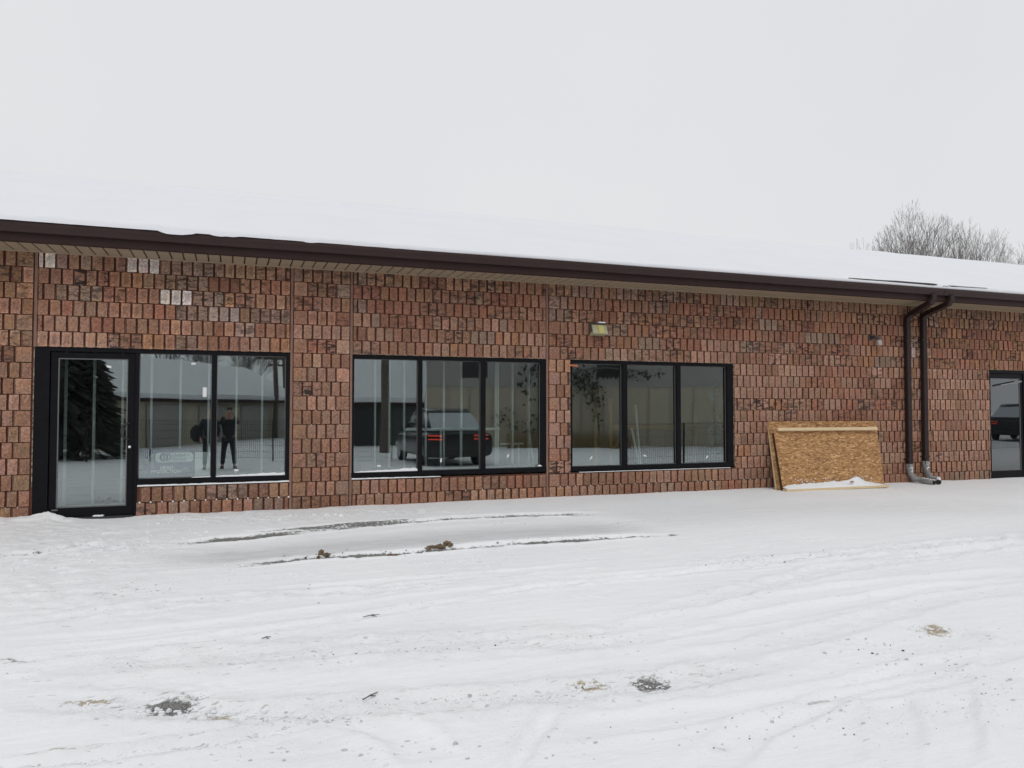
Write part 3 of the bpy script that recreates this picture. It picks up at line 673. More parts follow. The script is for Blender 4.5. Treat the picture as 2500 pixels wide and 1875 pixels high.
# right window
w3 = window(5.152, 8.283, -1.01, .782, [(ux(1397.5), ux(1520.5)), (ux(1532), ux(1653)), (ux(1662.5), ux(1776))])
for s_ in [(1443, 1118, .9), (1574.5, 1112.5, -.4), (1726, 1116, .9)]: sticker(w3, *s_)
MB().obox(U(1390.5, 893.5, -.02), Vector((.15, 0, -.01)), Vector((0, .006, 0)), Vector((0, 0, .028))).build('tape', M['orange'], w3)
# entrance: door + two lights under one head
ent = MB(); zt = .795
xa, xb, xc = -2.34, -1.148, .806
ent.box(xa, xc, -.004, .12, zt-.062, zt)                       # head
ent.box(xa, ux(120.6)-.004, -.005, .121, -1.47, zt-.062)       # left jamb
ent.box(ux(329), ux(337.5), -.006, .122, -1.47, zt-.062)       # post between door and lights
ent.box(ux(697.5), xc, -.005, .121, -1.01, zt-.062)
ent.box(ux(337.5), ux(697.5), -.016, .119, -1.01, -.94)
door = None
e_ = ent.build('window', M['frame'], bld, bevel=.003, label='black framed entrance front with two tall lights beside the glass door')
MB().box(ux(516), ux(528.5), -.002, .117, -.94, zt-.062).build('mullion', M['frame'], e_, bevel=.003)
pane(e_, ux(338.5), ux(516), -.94, zt-.062); pane(e_, ux(528.5), ux(697.5), -.94, zt-.062)
for s_ in [(472.5, 888, 0), (577, 1148, -.1)]: sticker(e_, *s_)
p0 = U(500, 953, GY-.007); MB().box(p0.x-.025, p0.x+.025, p0.y, p0.y+.002, p0.z-.09, p0.z+.04).build('sticker', M['sticker'], e_)
def door_leaf(x0, x1, z0, z1, gx0, gx1, gz0, gz1, handle=True):
    d = MB(); ya, yb = .012, .06
    d.box(x0, gx0, ya, yb, z0, z1).box(gx1, x1, ya, yb, z0, z1).box(gx0, gx1, ya+.001, yb-.001, z0, gz0).box(gx0, gx1, ya+.001, yb-.001, gz1, z1)
    o = d.build('door', M['frame'], bld, bevel=.003)
    MB().box(gx0-.01, gx1+.01, .034, .040, gz0-.01, gz1+.01).build('pane', M['glass'], o)
    g = MB(); t_ = .014
    g.box(gx0, gx0+t_, .024, .031, gz0, gz1).box(gx1-t_, gx1, .024, .031, gz0, gz1).box(gx0+t_, gx1-t_, .024, .031, gz1-t_, gz1).box(gx0+t_, gx1-t_, .024, .031, gz0, gz0+t_)
    g.build('glazing_bead', M['gasket'], o)
    return o
gt = U(225, 875).z; gbz = U(225, 1238).z
door = door_leaf(ux(122), ux(328.5), -1.405, zt-.072, ux(139.5), ux(311), gbz, gt)
hx = ux(319); hz0, hz1 = U(305, 1072, -.03).z, U(305, 1034, -.03).z
MB().tube([(hx, .012, hz1), (hx-.03, -.045, hz1), (hx-.09, -.06, hz1-.03), (hx-.10, -.062, (hz0+hz1)/2), (hx-.09, -.06, hz0+.03), (hx-.03, -.045, hz0), (hx, .012, hz0)], .013, 8).build('handle', M['darkmetal'], door, smooth=True)
lk = U(316, 1091, 0); MB().lathe((lk.x, .014, lk.z), (0, -1, 0), [(0, .018), (.008, .016)]).build('lock', M['steel'], door)
MB().obox(U(266, 894, .025)-Vector((.03, 0, .012)), Vector((.056, 0, -.014)), Vector((0, .003, 0)), Vector((.004, 0, .026))).build('sticker', M['sticker'], door)
p0 = U(133, 1246, .008); MB().box(p0.x-.035, p0.x+.035, .008, .011, p0.z-.008, p0.z+.008).build('door_plate', M['gasket'], door)
MB().box(ux(120), ux(329), -.03, .12, -1.44, -1.408).build('door_sill', M['darkmetal'], bld)
# right hand entrance, only partly in the picture
r_ = MB(); r_.box(14.478, 17.09, -.004, .12, .722, .782).box(14.478, ux(2415.6, 1000), -.005, .121, -1.5, .722).box(ux(2499, 1000), ux(2499, 1000)+.12, -.005, .121, -1.5, .722).box(17.03, 17.09, -.005, .121, -1.5, .722)
r_.box(ux(2499, 1000)+.12, 17.03, -.006, .119, -1.5, -1.33)
re = r_.build('window', M['frame'], bld, bevel=.003, label='black framed entrance front at the right edge beside the downspouts')
pane(re, ux(2499, 1000)+.12, 17.03, -1.33, .722)
dr = door_leaf(ux(2415.6, 1000)+.006, ux(2498.6, 1000), -1.435, .714, ux(2419.8, 1000)+.01, ux(2495.5, 1000)-.02, -1.27, .62)
MB().tube([(14.75, -.05, .47), (15.35, -.05, .56)], .018, 6).build('door_closer', M['pvc'], dr)
# pale sealant and shims above the frames
sl_ = MB(); q = random.Random(4)
for (a, b) in [(-2.34, .806), (1.66, 4.735), (5.15, 8.285), (14.475, 17.1)]:
    x = a
    while x < b:
        l = min(q.uniform(.1, .45), b-x); sl_.box(x, x+l-.004, -.006-q.uniform(0, .008), .02, HEAD+.001+(.012 if a < -2 else 0), HEAD+.010+q.uniform(0, .008)+(.012 if a < -2 else 0)); x += l
for x in (.812, 1.655, 4.739, 5.145, 8.29, -2.349):
    z = -1.0
    while z < .78:
        l = q.uniform(.1, .4); sl_.box(x-.0045, x+.0045, -.004-q.uniform(0, .007), .02, z, min(z+l-.01, .78)); z += l
sl_.build('sealant', M['foam'], bld, kind='stuff')

# snow lying on sills, glazing beads and in the scores of the blocks
sn = MB(); q = random.Random(11)
def sill_snow(x0, x1, y, z, h0, h1, dep):
    n = max(4, int((x1-x0)/.05)); vs = []; fs = []
    for i in range(n+1):
        t_ = i/n; h_ = (h0+(h1-h0)*t_)*(1+q.uniform(-.25, .25)); x = x0+(x1-x0)*t_
        vs += [(x, y, z-.004), (x, y-.002, z+h_*.6), (x, y+dep*.4, z+h_), (x, y+dep, z+h_*1.05)]
    for i in range(n):
        for k in range(3): fs.append((i*4+k, (i+1)*4+k, (i+1)*4+k+1, i*4+k+1))
    sn.add(vs, fs+[(0,1,2,3), tuple(n*4+k for k in (3,2,1,0))])
sill_snow(ux(338.5), .80, -.03, -1.032, .014, .014, .05)
sill_snow(1.67, 3.0, -.03, -1.028, .014, .006, .04)
sill_snow(ux(866), ux(1020), .0, -.936, .012, .042, .05)
sill_snow(ux(470), ux(516), .0, -.94, .004, .014, .05); sill_snow(ux(529), ux(697), .0, -.94, .016, .036, .05)
sill_snow(5.3, 8.2, -.028, -1.03, .004, .004, .03)
[sn.lump((-1.62+i*.035, -.012, -1.400), .035, .018, .014, i, 7, .3) for i in range(3)]
# right-hand corner heap in the middle window
pp = U(1318, 1137, .02); sn.lump((pp.x, .02, pp.z), .05, .03, .015, 5)
for (k, xa_, xb_, pr, sz) in [(16, -1.12, .80, .95, 1.), (16, 1.7, 4.7, .35, .7), (16, 4.8, 9.2, .55, .7), (16, -4.5, -2.4, .15, .5), (17, -1.1, 4.7, .1, .5)]:
    if k >= 18: continue
    z = ROWS[k][1]-.006
    for (x0, x1, b_id, fi) in row_units(k-1):
        if xa_ < x1 < xb_ and q.random() < pr:
            sn.lump((x1+.010, -.012, z+.004*sz), .014*sz, .012, .016*sz, int(x1*999), 6, .25)
for k in range(6, 15):                   # a little snow on ledges in the pier
    for (x0, x1, b_id, fi) in row_units(k-1):
        if .85 < x1 < 1.62 and q.random() < .18: sn.lump((x1+.008, -.012, ROWS[k][1]-.003), .009, .009, .006, int(x1*999)+k, 6, .2)
so_ = sn.build('snow_ledges', M['snowbit'], smooth=True); tag(so_, 'small strips and dabs of snow caught on the window sills and block edges', 'snow', kind='stuff')

# ------------------------------------------------------------------ interior of the empty unit
FL = -1.40
it = MB().box(WL+.2, WR-.2, .22, 13, FL-.1, FL); it.build('interior_floor', M['concrete'], bld)
MB().box(WL+.2, WR-.2, .22, 13, WT+.0, WT+.05).build('interior_ceiling', M['ceil'], bld)
MB().box(WL+.2, WR-.2, 6.2, 6.3, FL, WT).build('interior_wall', M['drywall'], bld)
def stud_wall(name, label, xs, y, z0, z1, tracks=True):
    e = empty(name, (xs[0], y, z0), label, 'stud wall')
    for x in xs:
        MB().box(x-.014, x+.014, y, y+.003, z0, z1).box(x-.014, x-.011, y+.003, y+.07, z0, z1).box(x-.014, x+.014, y+.07, y+.073, z0, z1).build('stud', M['steel'], e)
    if tracks: MB().box(min(xs)-.05, max(xs)+.05, y-.003, y-.001, z0, z0+.05).box(min(xs)-.05, max(xs)+.05, y-.003, y-.001, z1-.05, z1).build('track', M['steel'], e)
    return e
y1_ = .9
stud_wall('stud_wall', 'bare metal stud partition seen through the entrance door and left windows', [ux(u, 1000, y1_) for u in (159, 229, 299, 369, 440, 509, 577, 640, 700)], y1_, FL, WT-.01)
stud_wall('stud_wall', 'bare metal stud partition standing inside the middle window', [ux(u, 1000, .9) for u in (916, 951, 987, 1040, 1084, 1127, 1172, 1211, 1252, 1292)], .9, FL, WT-.01)
rl = empty('stud_frame', U(1078, 1125, 1.0), 'low metal stud frame with level rail inside the middle window', 'metal frame')
a = U(987, 1049, .84); b = U(1220, 1049, .84)
MB().box(a.x, b.x, .84, .88, a.z-.02, a.z+.02).build('rail', M['steel'], rl)
for u in (989, 1078, 1127, 1218): x = ux(u, 1049, .84); MB().box(x-.014, x+.014, .881, .896, FL, a.z+(1.2 if u > 1200 else 0)).build('post', M['steel'], rl)
c_ = U(1222, 1084, 1.1); d_ = U(1278, 1084, 1.1)
MB().box(c_.x, d_.x, 1.1, 1.14, c_.z-.015, c_.z+.015).build('low_rail', M['steel'], rl); MB().box(d_.x-.09, d_.x-.06, 1.141, 1.17, FL, c_.z).build('post', M['steel'], rl)
def leaning(u0, v0, u1, v1, y, lab, mt='steel'):
    a = U(u0, v0, y+.4); b = U(u1, v1, y); b.z = max(b.z, FL+.01); dx = Vector((.035, 0, 0))
    o = MB().obox(b, dx, Vector((0, .03, 0)), a-b).build('loose_stud', M[mt]); tag(o, lab, 'stud', 'loose studs leaning indoors'); return o
leaning(1286, 1030, 1303, 1142, 1.2, 'loose metal stud leaning inside the right pane of the middle window')
leaning(1541, 1046, 1560, 1140, 1.2, 'shorter metal stud leaning inside the centre pane of the right window')
leaning(1550, 988, 1563, 1140, 1.3, 'longer metal stud leaning inside the centre pane of the right window')
# yellow timber bench frame behind the right window
yw = empty('timber_frame', U(1600, 1134, 2.6), 'yellow timber frame with a long level beam inside the right window', 'timber frame')
bz = U(1495, 1043, 2.6).z
for u, top in ((1455, 950), (1491.7, 971), (1698, 985)):
    x = ux(u, 1000, 2.6); MB().box(x-.03, x+.03, 2.6, 2.64, FL, U(u, top, 2.6).z).build('post', M['ladder'], yw)
MB().box(ux(1495, 1043, 2.6), ux(1712, 1043, 2.6), 2.55, 2.598, bz-.06, bz+.05).build('beam', M['ladder'], yw)
MB().obox(U(1496, 1100, 2.53), U(1522, 1066, 2.53)-U(1496, 1100, 2.53), Vector((0, .03, 0)), Vector((0, 0, .05))).build('brace', M['ladder'], yw)
# crumpled plastic sheet at the right side of that window
pv = []; pf = []; nx_, nz_ = 16, 30
for j in range(nz_+1):
    for i in range(nx_+1):
        u = 1740+36*i/nx_; v = 930+205*j/nz_; p = U(u, v, .75); s = j/nz_
        pv.append((p.x+.05*math.sin(j*.9+i), .75+.12*math.sin(i*1.1+j*.35)*(.4+s)+rng.uniform(-.02, .02), p.z+.04*math.sin(i*.7)*(1-s)))
pf = [(j*(nx_+1)+i, j*(nx_+1)+i+1, (j+1)*(nx_+1)+i+1, (j+1)*(nx_+1)+i) for j in range(nz_) for i in range(nx_)]
mb = MB(); mb.add(pv, pf); o = mb.build('plastic_sheet', M['plastic'])
so2 = o.modifiers.new('thick', 'SOLIDIFY'); so2.thickness = .006
tag(o, 'crumpled bluish plastic sheet hanging inside the right side of the right window', 'plastic sheet')
p = U(894, 1136, .55); bx = MB().box(p.x-.09, p.x+.10, .5, .72, p.z-.07, p.z+.05)
bx.box(p.x-.09, p.x+.10, .498, .4995, p.z-.012, p.z-.006); o = bx.build('cardboard_box', M['card'], bevel=.004); tag(o, 'small tan cardboard box on a ledge in the left corner of the middle window', 'box')
lg = MB().box(1.664, 4.73, .30, .95, U(894, 1136, .55).z-.11, U(894, 1136, .55).z-.072).build('window_shelf', M['drywall'], bld)
# hard hat sign
sgy = .17
s0 = U(338, 1166, sgy); s1 = U(474, 1095, sgy)
sg = empty('banner', (s0.x, sgy, s0.z), 'blue and white United Rentals head protection banner standing behind the entrance window', 'sign')
sg['label'] = 'blue safety banner reading HEAD PROTECTION standing behind the entrance window'
MB().box(s0.x-.02, s1.x, sgy, sgy+.006, s0.z, s1.z).build('board', M['blue'], sg)
def rrect(x0, x1, z0, z1, y, r, mt, name, par, n=6, skew=0.):
    c = []
    for (cx, cz, a0) in ((x1-r, z1-r, 0), (x0+r, z1-r, 90), (x0+r, z0+r, 180), (x1-r, z0+r, 270)):
        for i in range(n+1): a = R(a0+90*i/n); c.append((cx+r*math.cos(a), cz+r*math.sin(a)))
    vs = [(a+(b-z0)*skew, y, b) for a, b in c]+[(a+(b-z0)*skew, y+.003, b) for a, b in c]; L = len(c)
    mb = MB(); mb.add(vs, [tuple(range(L)), tuple(range(L, 2*L))[::-1]]+[(i, i+L, (i+1) % L+L, (i+1) % L) for i in range(L)]); return mb.build(name, mt, par)
def text(s, x, z, size, mt, par, y, shear=0., bold=.0, align='LEFT', name='lettering'):
    cu = bpy.data.curves.new(name, 'FONT'); cu.body = s; cu.size = size; cu.shear = shear; cu.offset = bold; cu.extrude = .0012; cu.align_x = align
    cu.materials.append(mt); t_ = bpy.data.objects.new(name, cu); col.objects.link(t_)
    me = bpy.data.meshes.new_from_object(t_.evaluated_get(bpy.context.evaluated_depsgraph_get())); bpy.data.objects.remove(t_, do_unlink=True)
    o = bpy.data.objects.new(name, me); col.objects.link(o); o.parent = par
    o.location = Vector((x, y, z))-base_of(par); o.rotation_euler = (R(90), 0, 0); return o
pr0 = U(379, 1129.5, sgy); pr1 = U(472, 1103.5, sgy)
rrect(pr0.x, pr1.x, pr0.z, pr1.z, sgy-.006, .05, M['white'], 'logo_panel', sg)
lc = U(404.5, 1116.5, sgy)
for i, (dx, mt) in enumerate(((-.022, 'blue'), (.022, 'grey'))):
    vs = []; fs = []; n = 28
    for k in range(n):
        a = 2*math.pi*k/n
        for rr in (.055, .032): vs += [(lc.x+dx+rr*math.cos(a), sgy-.009-.002*i, lc.z+rr*math.sin(a)*1.02)]
    fs = [(2*k, 2*((k+1) % n), 2*((k+1) % n)+1, 2*k+1) for k in range(n)]
    mb = MB(); mb.add(vs, fs); mb.build('logo_ring', M[mt], sg)
t0 = U(419, 1115, sgy); text('United', t0.x, t0.z, .062, M['grey'], sg, sgy-.008, .3, .0016)
t0 = U(419.5, 1125, sgy); text('Rentals', t0.x, t0.z, .062, M['grey'], sg, sgy-.008, .3, .0016)
t0 = U(458, 1113, sgy); text('+', t0.x-.005, t0.z, .05, M['grey'], sg, sgy-.008, .0, .001)
t0 = U(407, 1145.5, sgy); text('HEAD', t0.x, t0.z, .062, M['white'], sg, sgy-.008, .0, .0022, 'CENTER')
t0 = U(405.5, 1154.5, sgy); text('PROTECTION', t0.x, t0.z, .060, M['white'], sg, sgy-.008, .0, .0022, 'CENTER')
hc = U(452, 1149, sgy); mb = MB(); vs = [(hc.x+.055*math.cos(R(a)), sgy-.008, hc.z+.0+.05*math.sin(R(a))) for a in range(0, 181, 20)]
mb.add(vs+[(hc.x-.075, sgy-.008, hc.z-.004), (hc.x+.075, sgy-.008, hc.z-.004), (hc.x+.075, sgy-.008, hc.z-.016), (hc.x-.075, sgy-.008, hc.z-.016)], [tuple(range(len(vs))), (10, 11, 12, 13)]); mb.build('hard_hat_symbol', M['grey'], sg)
t0 = U(336.5, 1144, sgy); text('M', t0.x, t0.z, .27, M['grey'], sg, sgy-.008, 0, .006)
t0 = U(339, 1156, sgy); text('ons', t0.x, t0.z, .075, M['grey'], sg, sgy-.008, 0, .001)
pb = MB().box(s1.x+.01, s1.x+.22, sgy+.02, sgy+.03, s0.z, s1.z-.05).build('white_board', M['white']); tag(pb, 'plain white board leaning right of the blue banner in the entrance window', 'board')
MB().box(-1.14, .80, .125, .60, s0.z-.04, s0.z-.004).build('window_shelf', M['drywall'], bld)

# ------------------------------------------------------------------ downspouts
def downspout(u_out, v_out, u_top, v_top, u_bot, v_bot, end, label, sx):
    yw_ = -.085; t_ = U(u_top, v_top, yw_); b = U(u_bot, v_bot, yw_); xs_ = (t_.x+b.x)/2
    o_ = U(u_out, v_out, -OV-.07)
    e = empty('downspout', (xs_, yw_, G0), label, 'downspout', 'brown downspouts by the right entrance')
    W_, Dp = .052, .038
    path = [(o_.x, -OV-.07, 2.10), (o_.x, -OV-.07, 2.02), (o_.x-.03, -OV-.05, 1.955), (xs_+.06, yw_-.05, t_.z+.07), (xs_, yw_, t_.z-.02), (xs_, yw_, t_.z-.12), (xs_, yw_, b.z)]
    def rect(path, wx, wy):
        vs = []; fs = []
        P = [Vector(p) for p in path]
        for i, p in enumerate(P):
            a_ = (P[i]-P[i-1]).normalized() if i else (P[1]-P[0]).normalized(); c_ = (P[i+1]-P[i]).normalized() if i < len(P)-1 else a_
            t = (a_+c_).normalized(); n1 = Vector((1, 0, 0)); n1 = (n1-t*n1.dot(t)).normalized(); n2 = t.cross(n1).normalized()
            for (k, l) in ((-1,-1),(-.8,-1.12),(.8,-1.12),(1,-1),(1,1),(.8,1.12),(-.8,1.12),(-1,1)): vs.append(p+n1*k*wx+n2*l*wy)
        for i in range(len(P)-1):
            for k in range(8): fs.append((i*8+k, i*8+(k+1) % 8, (i+1)*8+(k+1) % 8, (i+1)*8+k))
        return vs, fs+[tuple(range(8))[::-1], tuple((len(P)-1)*8+k for k in range(8))]
    mb = MB(); mb.add(*rect(path[4:], W_, Dp)); mb.build('pipe', M['spout'], e, bevel=.004)
    mb = MB(); mb.add(*rect(path[:5]+[(xs_, yw_, t_.z-.10)], W_+.003, Dp+.003)); mb.build('elbow', M['spout'], e, bevel=.004)
    for zz in (t_.z-.45, b.z+.15): MB().box(xs_-.085, xs_+.06, yw_-.047, -.01, zz-.012, zz+.012).build('strap', M['spout'], e)
    # grey boot and its spout lying on the snow
    bt = MB(); zb = b.z
    q = U(*end, -.55); gzz = gz(q.x, -.55)
    pts = [(xs_, yw_, zb+.06), (xs_, yw_, zb-.02), (xs_+.01, yw_-.01, zb-.12), (xs_+.05, yw_-.05, gzz+.10), (xs_+.16, yw_-.14, gzz+.065), ((xs_+q.x)/2+.05, -.32, gzz+.055), (q.x, -.50, gzz+.05)]
    bt.tube(pts, [.062, .062, .052, .055, .052, .05, .052], 12); bo = bt.build('drain_boot', M['pvc'], e, smooth=True)
    d_ = (Vector(pts[-1])-Vector(pts[-2])).normalized()
    MB().lathe(Vector(pts[-1])-d_*.01, d_, [(0, .046), (.013, .045)], 12).build('opening', M['hole'], bo)
    cs = MB()
    for i in range(26):
        t3 = rng.uniform(0, 1); a3, b3 = Vector(pts[4]), Vector(pts[6]); pp = a3.lerp(b3, t3)
        cs.lump((pp.x+rng.uniform(-.012, .012), pp.y+rng.uniform(-.02, .02), pp.z+.043), rng.uniform(.015, .035), rng.uniform(.012, .025), .012, i, 7, .3)
    for i in range(10): cs.lump((xs_-.0+rng.uniform(-.03, .03), yw_-.058, zb+rng.uniform(-.1, .04)), .012, .006, .012, i, 6, .3)
    cc = cs.build('snow_patch', M['snowbit'], e, smooth=True); cc['kind'] = 'stuff'
downspout(2277, 716, 2216, 776, 2218.5, 1140, (2286, 1180), 'left of the two brown downspouts, with snowy grey boot at its foot', 0)
downspout(2321, 719, 2254.5, 774, 2259, 1133, (2297, 1173), 'right of the two brown downspouts, nearer the right entrance door', 0)

# ------------------------------------------------------------------ wall lamps
a = U(1463, 803, -.1)
wl = empty('wall_light', (a.x, 0, a.z), 'square brown wall light with yellowed lens above the right window', 'wall light')
x0, x1 = a.x-.16, a.x+.12; zt_, zb_ = a.z+.115, a.z-.105
hb = MB(); hb.add([(x0,-.0,zb_),(x1,-.0,zb_),(x1,-.0,zt_+.01),(x0,-.0,zt_+.01),(x0,-.16,zb_+.07),(x1,-.16,zb_+.07),(x1,-.13,zt_-.045),(x0,-.13,zt_-.045)],
    [(0,1,2,3),(4,7,6,5),(2,6,7,3),(0,3,7,4),(1,5,6,2),(0,4,5,1)])
hb.build('housing', M['lightbody'], wl, bevel=.008)
ln = MB(); ln.add([(x0+.012,-.05,zb_-.006),(x1-.008,-.05,zb_-.006),(x1-.008,-.20,zb_+.015),(x0+.012,-.20,zb_+.015),(x0+.012,-.135,zt_-.055),(x1-.008,-.135,zt_-.055),(x0+.012,-.06,zt_-.055),(x1-.008,-.06,zt_-.055)],
    [(0,3,2,1),(3,4,5,2),(4,6,7,5),(0,6,4,3),(1,2,5,7),(0,1,7,6)])
ln.build('lens', M['lens'], wl, bevel=.005)
zc = (zb_+zt_)/2-.02
MB().add([], [])
cr = MB(); cr.add([(a.x-.045,-.196,zb_+.03),(a.x+.045,-.196,zb_+.03),(a.x+.045,-.1425,zt_-.06),(a.x-.045,-.1425,zt_-.06),(a.x-.045,-.202,zb_+.03),(a.x+.045,-.202,zb_+.03),(a.x+.045,-.1485,zt_-.06),(a.x-.045,-.1485,zt_-.06)],
    [(4,5,6,7),(0,3,2,1),(0,1,5,4),(2,3,7,6),(1,2,6,5),(3,0,4,7)]); cr.build('lens_core', M['lens2'], wl)
MB().box(a.x-.02, a.x+.10, -.13, -.06, zt_-.02, zt_+.0).build('snow_cap', M['snowbit'], wl, bevel=.004)
jb = U(2124, 824, -.02)
jl = empty('jar_light', (jb.x, 0, jb.z), 'small dark wall light with a frosted glass jar left of the downspouts', 'wall light')
MB().lathe((jb.x, .0, jb.z), (0, -1, 0), [(0, .062), (.03, .062), (.045, .045), (.05, .03)]).build('base', M['darkmetal'], jl)
MB().tube([(jb.x, -.04, jb.z), (jb.x+.03, -.10, jb.z), (jb.x+.06, -.13, jb.z-.02)], .026, 10).build('arm', M['darkmetal'], jl, smooth=True)
jc = Vector((jb.x+.075, -.15, jb.z-.02))
MB().lathe(jc, (.12, -.1, -1), [(-.03, .03), (-.02, .048), (.02, .05), (.035, .046)]).build('cap', M['lightbody'], jl)
MB().lathe(jc+Vector((.002, -.002, -.03)), (.12, -.1, -1), [(0, .040), (.03, .046), (.08, .045), (.105, .034), (.115, .012)]).build('glass_jar', M['clearlens'], jl, smooth=True)

# ------------------------------------------------------------------ OSB sheets leaning on the wall
pa = U(1898, 1192, -.40); pb_ = U(2161, 1181, -.40)
zf = gz(pa.x+.5, -.42)-.01
bx0, bx1 = U(1898, 1193, -.40).x, U(2160, 1181, -.40).x
tl = U(1876, 1029, -.05); tr_ = U(2138.5, 1027, -.05)
pn = empty('wood_panel', (bx0, -.4, zf), 'large back sheet of oriented strand board leaning on the wall', 'wood panel', 'strand boards leaning on the wall')
def sheet(x0, x1, yb, zb, yt, zt, th, mt, name, par, xt0=None, xt1=None):
    xt0 = x0 if xt0 is None else xt0; xt1 = x1 if xt1 is None else xt1
    b0, b1, t1, t0 = Vector((x0, yb, zb)), Vector((x1, yb, zb)), Vector((xt1, yt, zt)), Vector((xt0, yt, zt))
    n = (b1-b0).cross(t0-b0).normalized()*th
    mb = MB(); mb.add([b0, b1, t1, t0, b0-n, b1-n, t1-n, t0-n], [(0,1,2,3),(4,7,6,5),(0,4,5,1),(1,5,6,2),(2,6,7,3),(3,7,4,0)])
    o = mb.build(name, mt, par); return o
sheet(bx0, bx1, -.40, zf, -.045, tl.z, .012, M['osb'], 'board', pn, tl.x, tr_.x)
MB().obox((bx0, -.385, zf), Vector((.05, 0, 0)), Vector((0, .04, 0)), Vector((tl.x-bx0, .34, tl.z-zf-.02))).build('batten', M['lumber'], pn)
pf_ = empty('wood_panel', (bx0+.1, -.5, zf), 'front strand board with pine battens along top and foot and snow on its ledge', 'wood panel', 'strand boards leaning on the wall')
fx0 = U(1914, 1190, -.50).x; fx1 = U(2154, 1180, -.50).x; ftl = U(1890, 1056, -.17); ftr = U(2137, 1054, -.17)
sheet(fx0, fx1, -.49, zf+.0, -.165, ftl.z-.0, .013, M['osb'], 'board', pf_, ftl.x, ftr.x)
sheet(fx0-.002, fx0+.04, -.468, zf, -.143, ftl.z-.01, .03, M['darkmetal'], 'edge_strip', pf_, ftl.x-.002, ftl.x+.03)
up_ = Vector((0, .32, ftl.z-zf)).normalized(); nr = Vector((0, -up_.z, up_.y))
def batten(u0, v0, u1, v1, y, thick, out_, nm='batten'):
    a, b = U(u0, v0, y), U(u1, v1, y); return MB().obox(a-up_*thick/2, b-a, nr*out_, up_*thick).build(nm, M['lumber'], pf_, bevel=.003)
batten(1896.5, 1049.5, 2138.5, 1047.5, -.185, .055, .045)
ba, bb = U(1912, 1192.5, -.50), U(2161, 1179, -.50); ba.z = bb.z = (ba.z+bb.z)/2
ba.z = max(ba.z, zf); 
ft = MB().obox(Vector((ba.x, -.49, gz(ba.x, -.5)-.005)), Vector((bb.x-ba.x, 0, gz(bb.x, -.5)-gz(ba.x, -.5)+.01)), Vector((0, -.10, 0)), Vector((0, 0, .042))); ft.build('batten', M['lumber'], pf_, bevel=.003)
# snow on the ledge
ls = MB(); n = 44; vs = []; fs = []; zl = gz(ba.x, -.5)+.035
for i in range(n+1):
    t_ = i/n; x = ba.x+.02+(bb.x-ba.x-.03)*t_; h_ = .05+.035*math.exp(-((t_-.72)/.07)**2)*1.9+.02*math.exp(-((t_-.5)/.2)**2)+rng.uniform(-.006, .008)
    h_ *= min(1, t_*12+.3)*min(1, (1-t_)*5+.2)
    zz = zl+(gz(bb.x, -.5)-gz(ba.x, -.5))*t_
    for (yy, k) in ((-.585, 0), (-.587, .25), (-.56, .55), (-.52, .85), (-.48, 1.25), (-.462, 1.45), (-.452, 1.0)): vs.append((x, yy, zz+h_*k+rng.uniform(-.002, .003)))
for i in range(n):
    for k in range(6): fs.append((i*7+k, (i+1)*7+k, (i+1)*7+k+1, i*7+k+1))
ls.add(vs, fs)
for i in range(34):
    t_ = rng.uniform(.1, .97); x = ba.x+(bb.x-ba.x)*t_; y = -.46+rng.uniform(0, .03); ls.lump((x, y-.01, zl+.10+(y+.46)*2+rng.uniform(-.02, .03)), rng.uniform(.006, .018), .006, rng.uniform(.004, .010), i, 6, .3)
o = ls.build('ledge_snow', M['snowbit'], smooth=True); tag(o, 'ridge of snow heaped on the foot batten of the front strand board', 'snow', kind='stuff')
rb = MB().lump((U(2080, 1176, -.57).x, -.575, U(2080, 1176, -.57).z+.0), .045, .02, .016, 3, 8, .35); o = rb.build('torn_paper', M['scrap']); tag(o, 'crumpled brown scrap lying on the snowy ledge of the front board', 'scrap')

# ------------------------------------------------------------------ clods, chips and twigs on the snow
def clod(parts, lab, mt='clod'):
    c0 = GP(*parts[0][:2]); mb = MB()
    for i, (u, v, rx, ry, rz) in enumerate(parts):
        p = GP(u, v); mb.lump((p.x, p.y, p.z+rz*.2), rx*.75, ry*.7, rz*.6, int(u*7+v)+i, 7, .5)
    o = mb.build('frozen_clod', M[mt]); tag(o, lab, 'clod'); return o
clod([(1058,1338,.10,.05,.035),(1075,1337,.09,.05,.045),(1090,1334,.08,.05,.055),(1100,1335,.05,.04,.035),(1045,1340,.05,.04,.03)], 'long tan brown frozen clod lying on the lower dark wheel track')
clod([(785,1353,.05,.04,.06),(798,1354,.05,.03,.035),(778,1356,.03,.03,.03)], 'dark brown upright clod left of centre beside the lower wheel track')
clod([(955,1352,.06,.04,.03),(966,1351,.04,.03,.022)], 'flat grey tan clod between the dark clod and the long tan clod')
clod([(2000,1709,.09,.02,.018),(2016,1707,.05,.018,.015),(1982,1711,.03,.02,.02)], 'pale tan splinter like clod in the right foreground snow', 'slush')
clod([(447,1699,.018,.012,.015),(458,1704,.02,.014,.02)], 'grey slush lump just behind the bared asphalt patch at lower left', 'slush')
clod([(870,1232,.03,.02,.02),(880,1231,.04,.02,.025)], 'small snowy lump at the wall foot under the middle window', 'slush')
